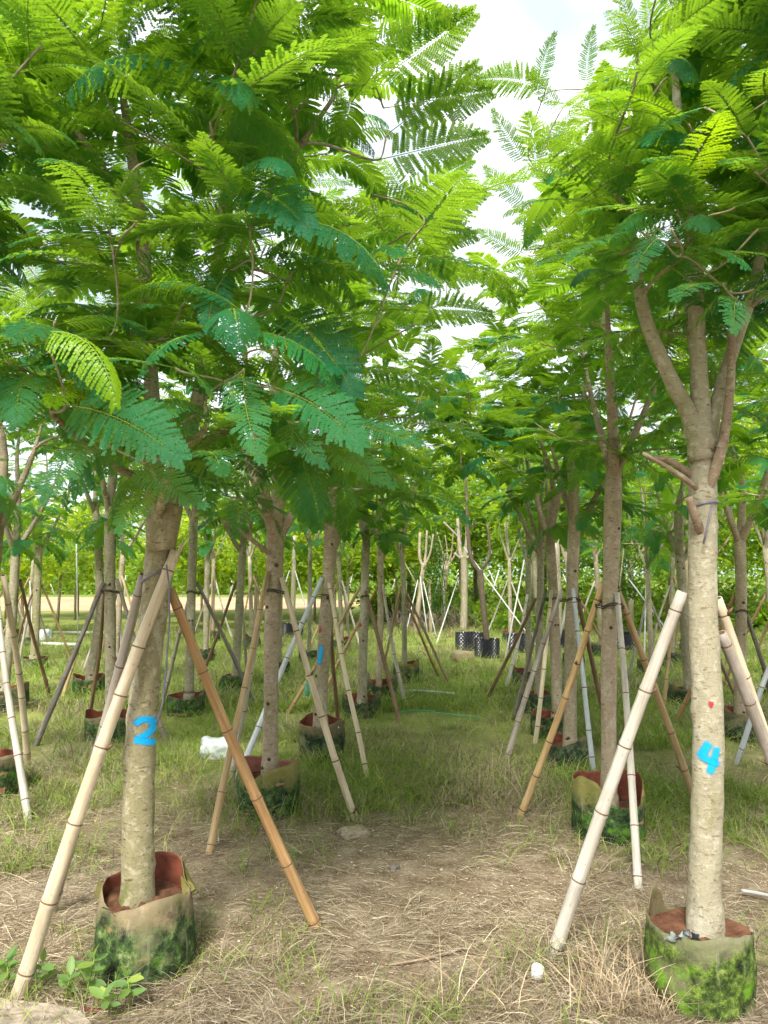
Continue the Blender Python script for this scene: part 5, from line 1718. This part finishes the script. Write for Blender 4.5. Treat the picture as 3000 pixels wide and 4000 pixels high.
# ------------------------------------------------------------------ small things
def rough_block(name, c, s, rotz, mat, label, cat, seed=0, jag=.12, sub=4):
    rg = random.Random(seed)
    b_ = MB()
    n = sub
    idx = {}
    def vid(p):
        if p not in idx:
            q_ = Vector(((p[0] / n - .5) * s[0], (p[1] / n - .5) * s[1], (p[2] / n - .5) * s[2]))
            l_ = 1 - .16 * (abs(p[0] / n - .5) * 2) ** 3 * (abs(p[2] / n - .5) * 2) ** 2
            q_ = Vector((q_.x * l_ + rg.uniform(-1, 1) * jag * s[0] * .25, q_.y * l_ + rg.uniform(-1, 1) * jag * s[1] * .25, q_.z + rg.uniform(-1, 1) * jag * s[2] * .3))
            idx[p] = b_.add([q_], [])
        return idx[p]
    for ax in range(3):
        for sd in (0, n):
            for i in range(n):
                for j in range(n):
                    ps = [(i, j), (i + 1, j), (i + 1, j + 1), (i, j + 1)]
                    f = []
                    for u, v in ps:
                        p = [0, 0, 0]
                        p[ax] = sd
                        p[(ax + 1) % 3] = u
                        p[(ax + 2) % 3] = v
                        f.append(vid(tuple(p)))
                    if sd == 0:
                        f.reverse()
                    b_.f.append(tuple(f)); b_.m.append(0)
    o = link(name, b_.mesh(name, mat, True))
    o.location = c
    o.rotation_euler = (0, 0, rotz)
    return tag(o, label, cat)
rough_block('foam_block', (-1.46, 6.85, .07), (.30, .26, .16), .2, M['foam'], 'white plastic foam block lying in the grass behind the orange stake', 'foam block', 3, .30, 6)
rough_block('foam_slab', (-.46, 6.70, .285), (.13, .10, .02), .3, M['white_plastic'], 'flat white foam slab lying in the third left row bag', 'foam slab', 4, .1, 3)
rough_block('lane_stone', (-.19, 4.83, .010), (.17, .15, .045), .4, plain('stone', (.36, .29, .205), .95, .05, .4, 40, .9), 'sandy lump of stone on the lane by the cream stake', 'stone', 5, .3)
rough_block('pebble_stone', (.06, 4.25, .015), (.05, .04, .035), 1.0, plain('stone_dark', (.2, .17, .14), .95, .05, .3, 20, .6), 'small dark stone in the middle of the lane', 'stone', 6, .3)
rough_block('white_stone', (-8.3, 18.7, .10), (.30, .3, .3), 1.0, M['foam'], 'white sack lump in the open grass far left', 'sack', 7, .35)
rough_block('tan_lump', (1.45, 14.2, .08), (.36, .3, .2), .3, plain('tan_sack', (.34, .28, .16), .9, .1), 'slumped tan sack in the grass before the black pots', 'sack', 8, .3)
# white bottle cap
b_ = MB()
n = 26
prof = [(.0, .0), (.0185, 0), (.0195, .004), (.0195, .034), (.0185, .037), (.0160, .037), (.0160, .012), (0, .012)]
vs_, fs = [], []
for (r_, z_) in prof:
    for i in range(n):
        a = 6.2832 * i / n
        rr_ = r_ * (1.02 if (i % 2 and .003 < z_ < .035 and r_ > .019) else 1)
        vs_.append((math.cos(a) * rr_, math.sin(a) * rr_, z_))
for j in range(len(prof) - 1):
    for i in range(n):
        fs.append((j * n + i, j * n + (i + 1) % n, (j + 1) * n + (i + 1) % n, (j + 1) * n + i))
b_.add(vs_, fs)
o = link('bottle_cap', b_.mesh('bottle_cap', M['white_plastic']))
o.location = (.604, 3.143, float(gz(.604, 3.143)) + .012)
o.scale = (1.25, 1.25, 1.15)
o.rotation_euler = (.22, .1, 0)
tag(o, 'small round white plastic cap lying on the lane', 'bottle cap')
# bottle with yellow cap hanging at the third tree's stake
root = empty('plastic_bottle', (-.66, 6.62, .56), 'small clear bottle with a yellow cap hung at the third left row tree', 'bottle')
b_ = MB(); b_.tube([(0, 0, 0), (0, 0, .01), (0, 0, .10), (0, 0, .125), (0, 0, .14)], [.018, .022, .022, .012, .010], 14)
link('body', b_.mesh('body', plain('bottle_green', (.10, .32, .18), .25, .5)), root)
b_ = MB(); b_.tube([(0, 0, .14), (0, 0, .143), (0, 0, .168), (0, 0, .17)], [.011, .013, .013, .011], 14)
link('cap', b_.mesh('cap', plain('cap_yellow', (.75, .50, .01), .4, .4)), root)
# hose and pipes
def cable(name, pts, r, mat, label, cat):
    b_ = MB()
    C_ = catmull([(x, y, float(gz(x, y)) + z) for x, y, z in pts], 30)
    o0 = Vector((C_[0][0], C_[0][1], 0))
    b_.tube([Vector(c) - o0 for c in C_], [r] * len(C_), 8)
    o = link(name, b_.mesh(name, mat))
    o.location = o0
    return tag(o, label, cat)
cable('garden_hose', [(.15, 8.66, .05), (.4, 8.55, .085), (.7, 8.5, .06), (1.03, 8.42, .05)], .008, plain('hose_green', (.05, .28, .13), .5, .3), 'green hose lying in the grass across the lane', 'hose')
cable('water_pipe', [(.15, 10.1, .06), (.45, 10.0, .08), (.9, 9.85, .07)], .016, M['pole'], 'pale pipe lying in the grass across the far lane', 'pipe')
cable('ground_pole', [(-9.4, 20.6, .05), (-8.2, 20.5, .05), (-7.0, 20.3, .05)], .04, M['pole'], 'pale bamboo pole lying in the grass, farther one, far left', 'pole')
cable('ground_pole', [(-8.6, 17.6, .05), (-7.6, 17.2, .05), (-6.7, 17.0, .05)], .04, M['pole'], 'pale bamboo pole lying in the grass, nearer one, far left', 'pole')
cable('fallen_twig', [(.02, 3.22, .012), (.16, 3.26, .018), (.33, 3.36, .014)], .005, M['bark_dead'], 'dry twig lying on the lane in front', 'twig')
cable('plastic_pipe', [(1.78, 3.92, .03), (1.86, 3.86, .035), (1.98, 3.78, .03)], .009, M['pole'], 'thin pale plastic pipe at the right edge behind the lime bag', 'pipe')
# brown pot shard in the near left
b_ = MB()
vs_, fs = [], []
for j in range(4):
    for i in range(13):
        a = math.pi * (.05 + .9 * i / 12)
        r_ = .055 + .004 * j
        vs_.append((math.cos(a) * r_, -math.sin(a) * r_ * .35, .006 * j))
for j in range(3):
    for i in range(12):
        fs.append((j * 13 + i, j * 13 + i + 1, (j + 1) * 13 + i + 1, (j + 1) * 13 + i))
b_.add(vs_, fs)
b_.add([(x * .9, y * .9, z) for x, y, z in vs_], [tuple(reversed(f)) for f in fs])
o = link('pot_shard', b_.mesh('pot_shard', plain('shard_brown', (.20, .06, .035), .6, .3)))
o.location = (-1.05, 2.93, .005)
tag(o, 'red brown curved pot shard under the weeds', 'pot shard')
# torn plastic in the lime bag
rg_ = random.Random(9)
b_ = MB()
for k, (ox, oy, oz, sx_, sz_, tl) in enumerate([(-.03, 0, 0, .08, .05, .5), (.02, -.015, .005, .04, .06, -.6)]):
    vs_ = []
    for j in range(7):
        for i in range(7):
            u, w_ = i / 6 - .5, j / 6 - .5
            edge = 1 - .35 * rg_.random() * (abs(u) > .45 or abs(w_) > .45)
            vs_.append((ox + u * sx_ * edge + w_ * tl * .04, oy + .022 * math.sin(u * 7 + k) + rg_.uniform(-.006, .006) - w_ * .04, oz + w_ * sz_ * edge + rg_.uniform(-.004, .004)))
    b_.add(vs_, [(j * 7 + i, j * 7 + i + 1, (j + 1) * 7 + i + 1, (j + 1) * 7 + i) for j in range(6) for i in range(6)])
o = link('torn_plastic', b_.mesh('torn_plastic', plain('plastic_grey', (.33, .37, .35), .4, .4, .35, 40)))
o.location = (1.115, 2.92, .27)
tag(o, 'torn grey plastic sheet tucked in the lime mossy bag', 'plastic sheet')

# broad-leaved weeds in the near left corner
wl = MB()
wv = []
for i in range(6):
    u = i / 5
    w_ = .24 * math.sin(math.pi * (u * .92 + .04)) ** .8
    for s_ in (-1, 0, 1):
        wv.append((u, s_ * w_, (.06 if s_ else 0) - .18 * u * u))
wl.add(wv, [(i * 3 + j, (i + 1) * 3 + j, (i + 1) * 3 + j + 1, i * 3 + j + 1) for i in range(5) for j in range(2)])
M['weed'] = leaf_mat('weed_leaf', (.15, .28, .07), (.45, .60, .08), fac=.35, rough=.5)
WLEAF = wl.mesh('leaf', M['weed'])
def weed(x, y, h, n, label, seed):
    rg = random.Random(seed)
    z0 = float(gz(x, y)) if not (x < -.98 and y < 2.98) else .034
    root = empty('weed_plant', (x, y, z0), label, 'weed', 'leafy weeds in the near left corner')
    b_ = MB()
    lx, ly = rg.uniform(-.03, .03), rg.uniform(-.03, .02)
    b_.tube([(0, 0, -.02), (lx * .4, ly * .4, h * .5), (lx, ly, h)], [.0035, .003, .002], 6)
    link('stem', b_.mesh('stem', M['rachis']), root)
    for k in range(n):
        u = .45 + .55 * k / max(n - 1, 1)
        a = k * 2.4 + rg.uniform(-.3, .3)
        el = rg.uniform(.05, .7) if k < n - 1 else 1.0
        o = link('leaf', WLEAF, root)
        o.location = (lx * u, ly * u, h * u)
        o.rotation_mode = 'QUATERNION'
        o.rotation_quaternion = frame(Vector((math.cos(a) * math.cos(el), math.sin(a) * math.cos(el), math.sin(el))), Vector((0, -.5, 1)))
        s_ = rg.uniform(.045, .075)
        o.scale = (s_, s_, s_)
weed(-1.44, 3.06, .13, 9, 'leafy weed against the left edge by the cream stake foot', 1)
weed(-1.12, 2.98, .17, 11, 'tallest leafy weed in front of the olive bag', 2)
weed(-.93, 2.93, .13, 8, 'leafy weed before the middle of the olive bag', 3)
weed(-.985, 2.87, .06, 6, 'low leafy weed growing beside the pot shard', 4)
weed(-1.32, 3.05, .12, 7, 'thin leafy weed right of the cream stake foot', 5)
weed(-1.20, 2.99, .10, 7, 'small leafy weed at the edge of the concrete', 6)
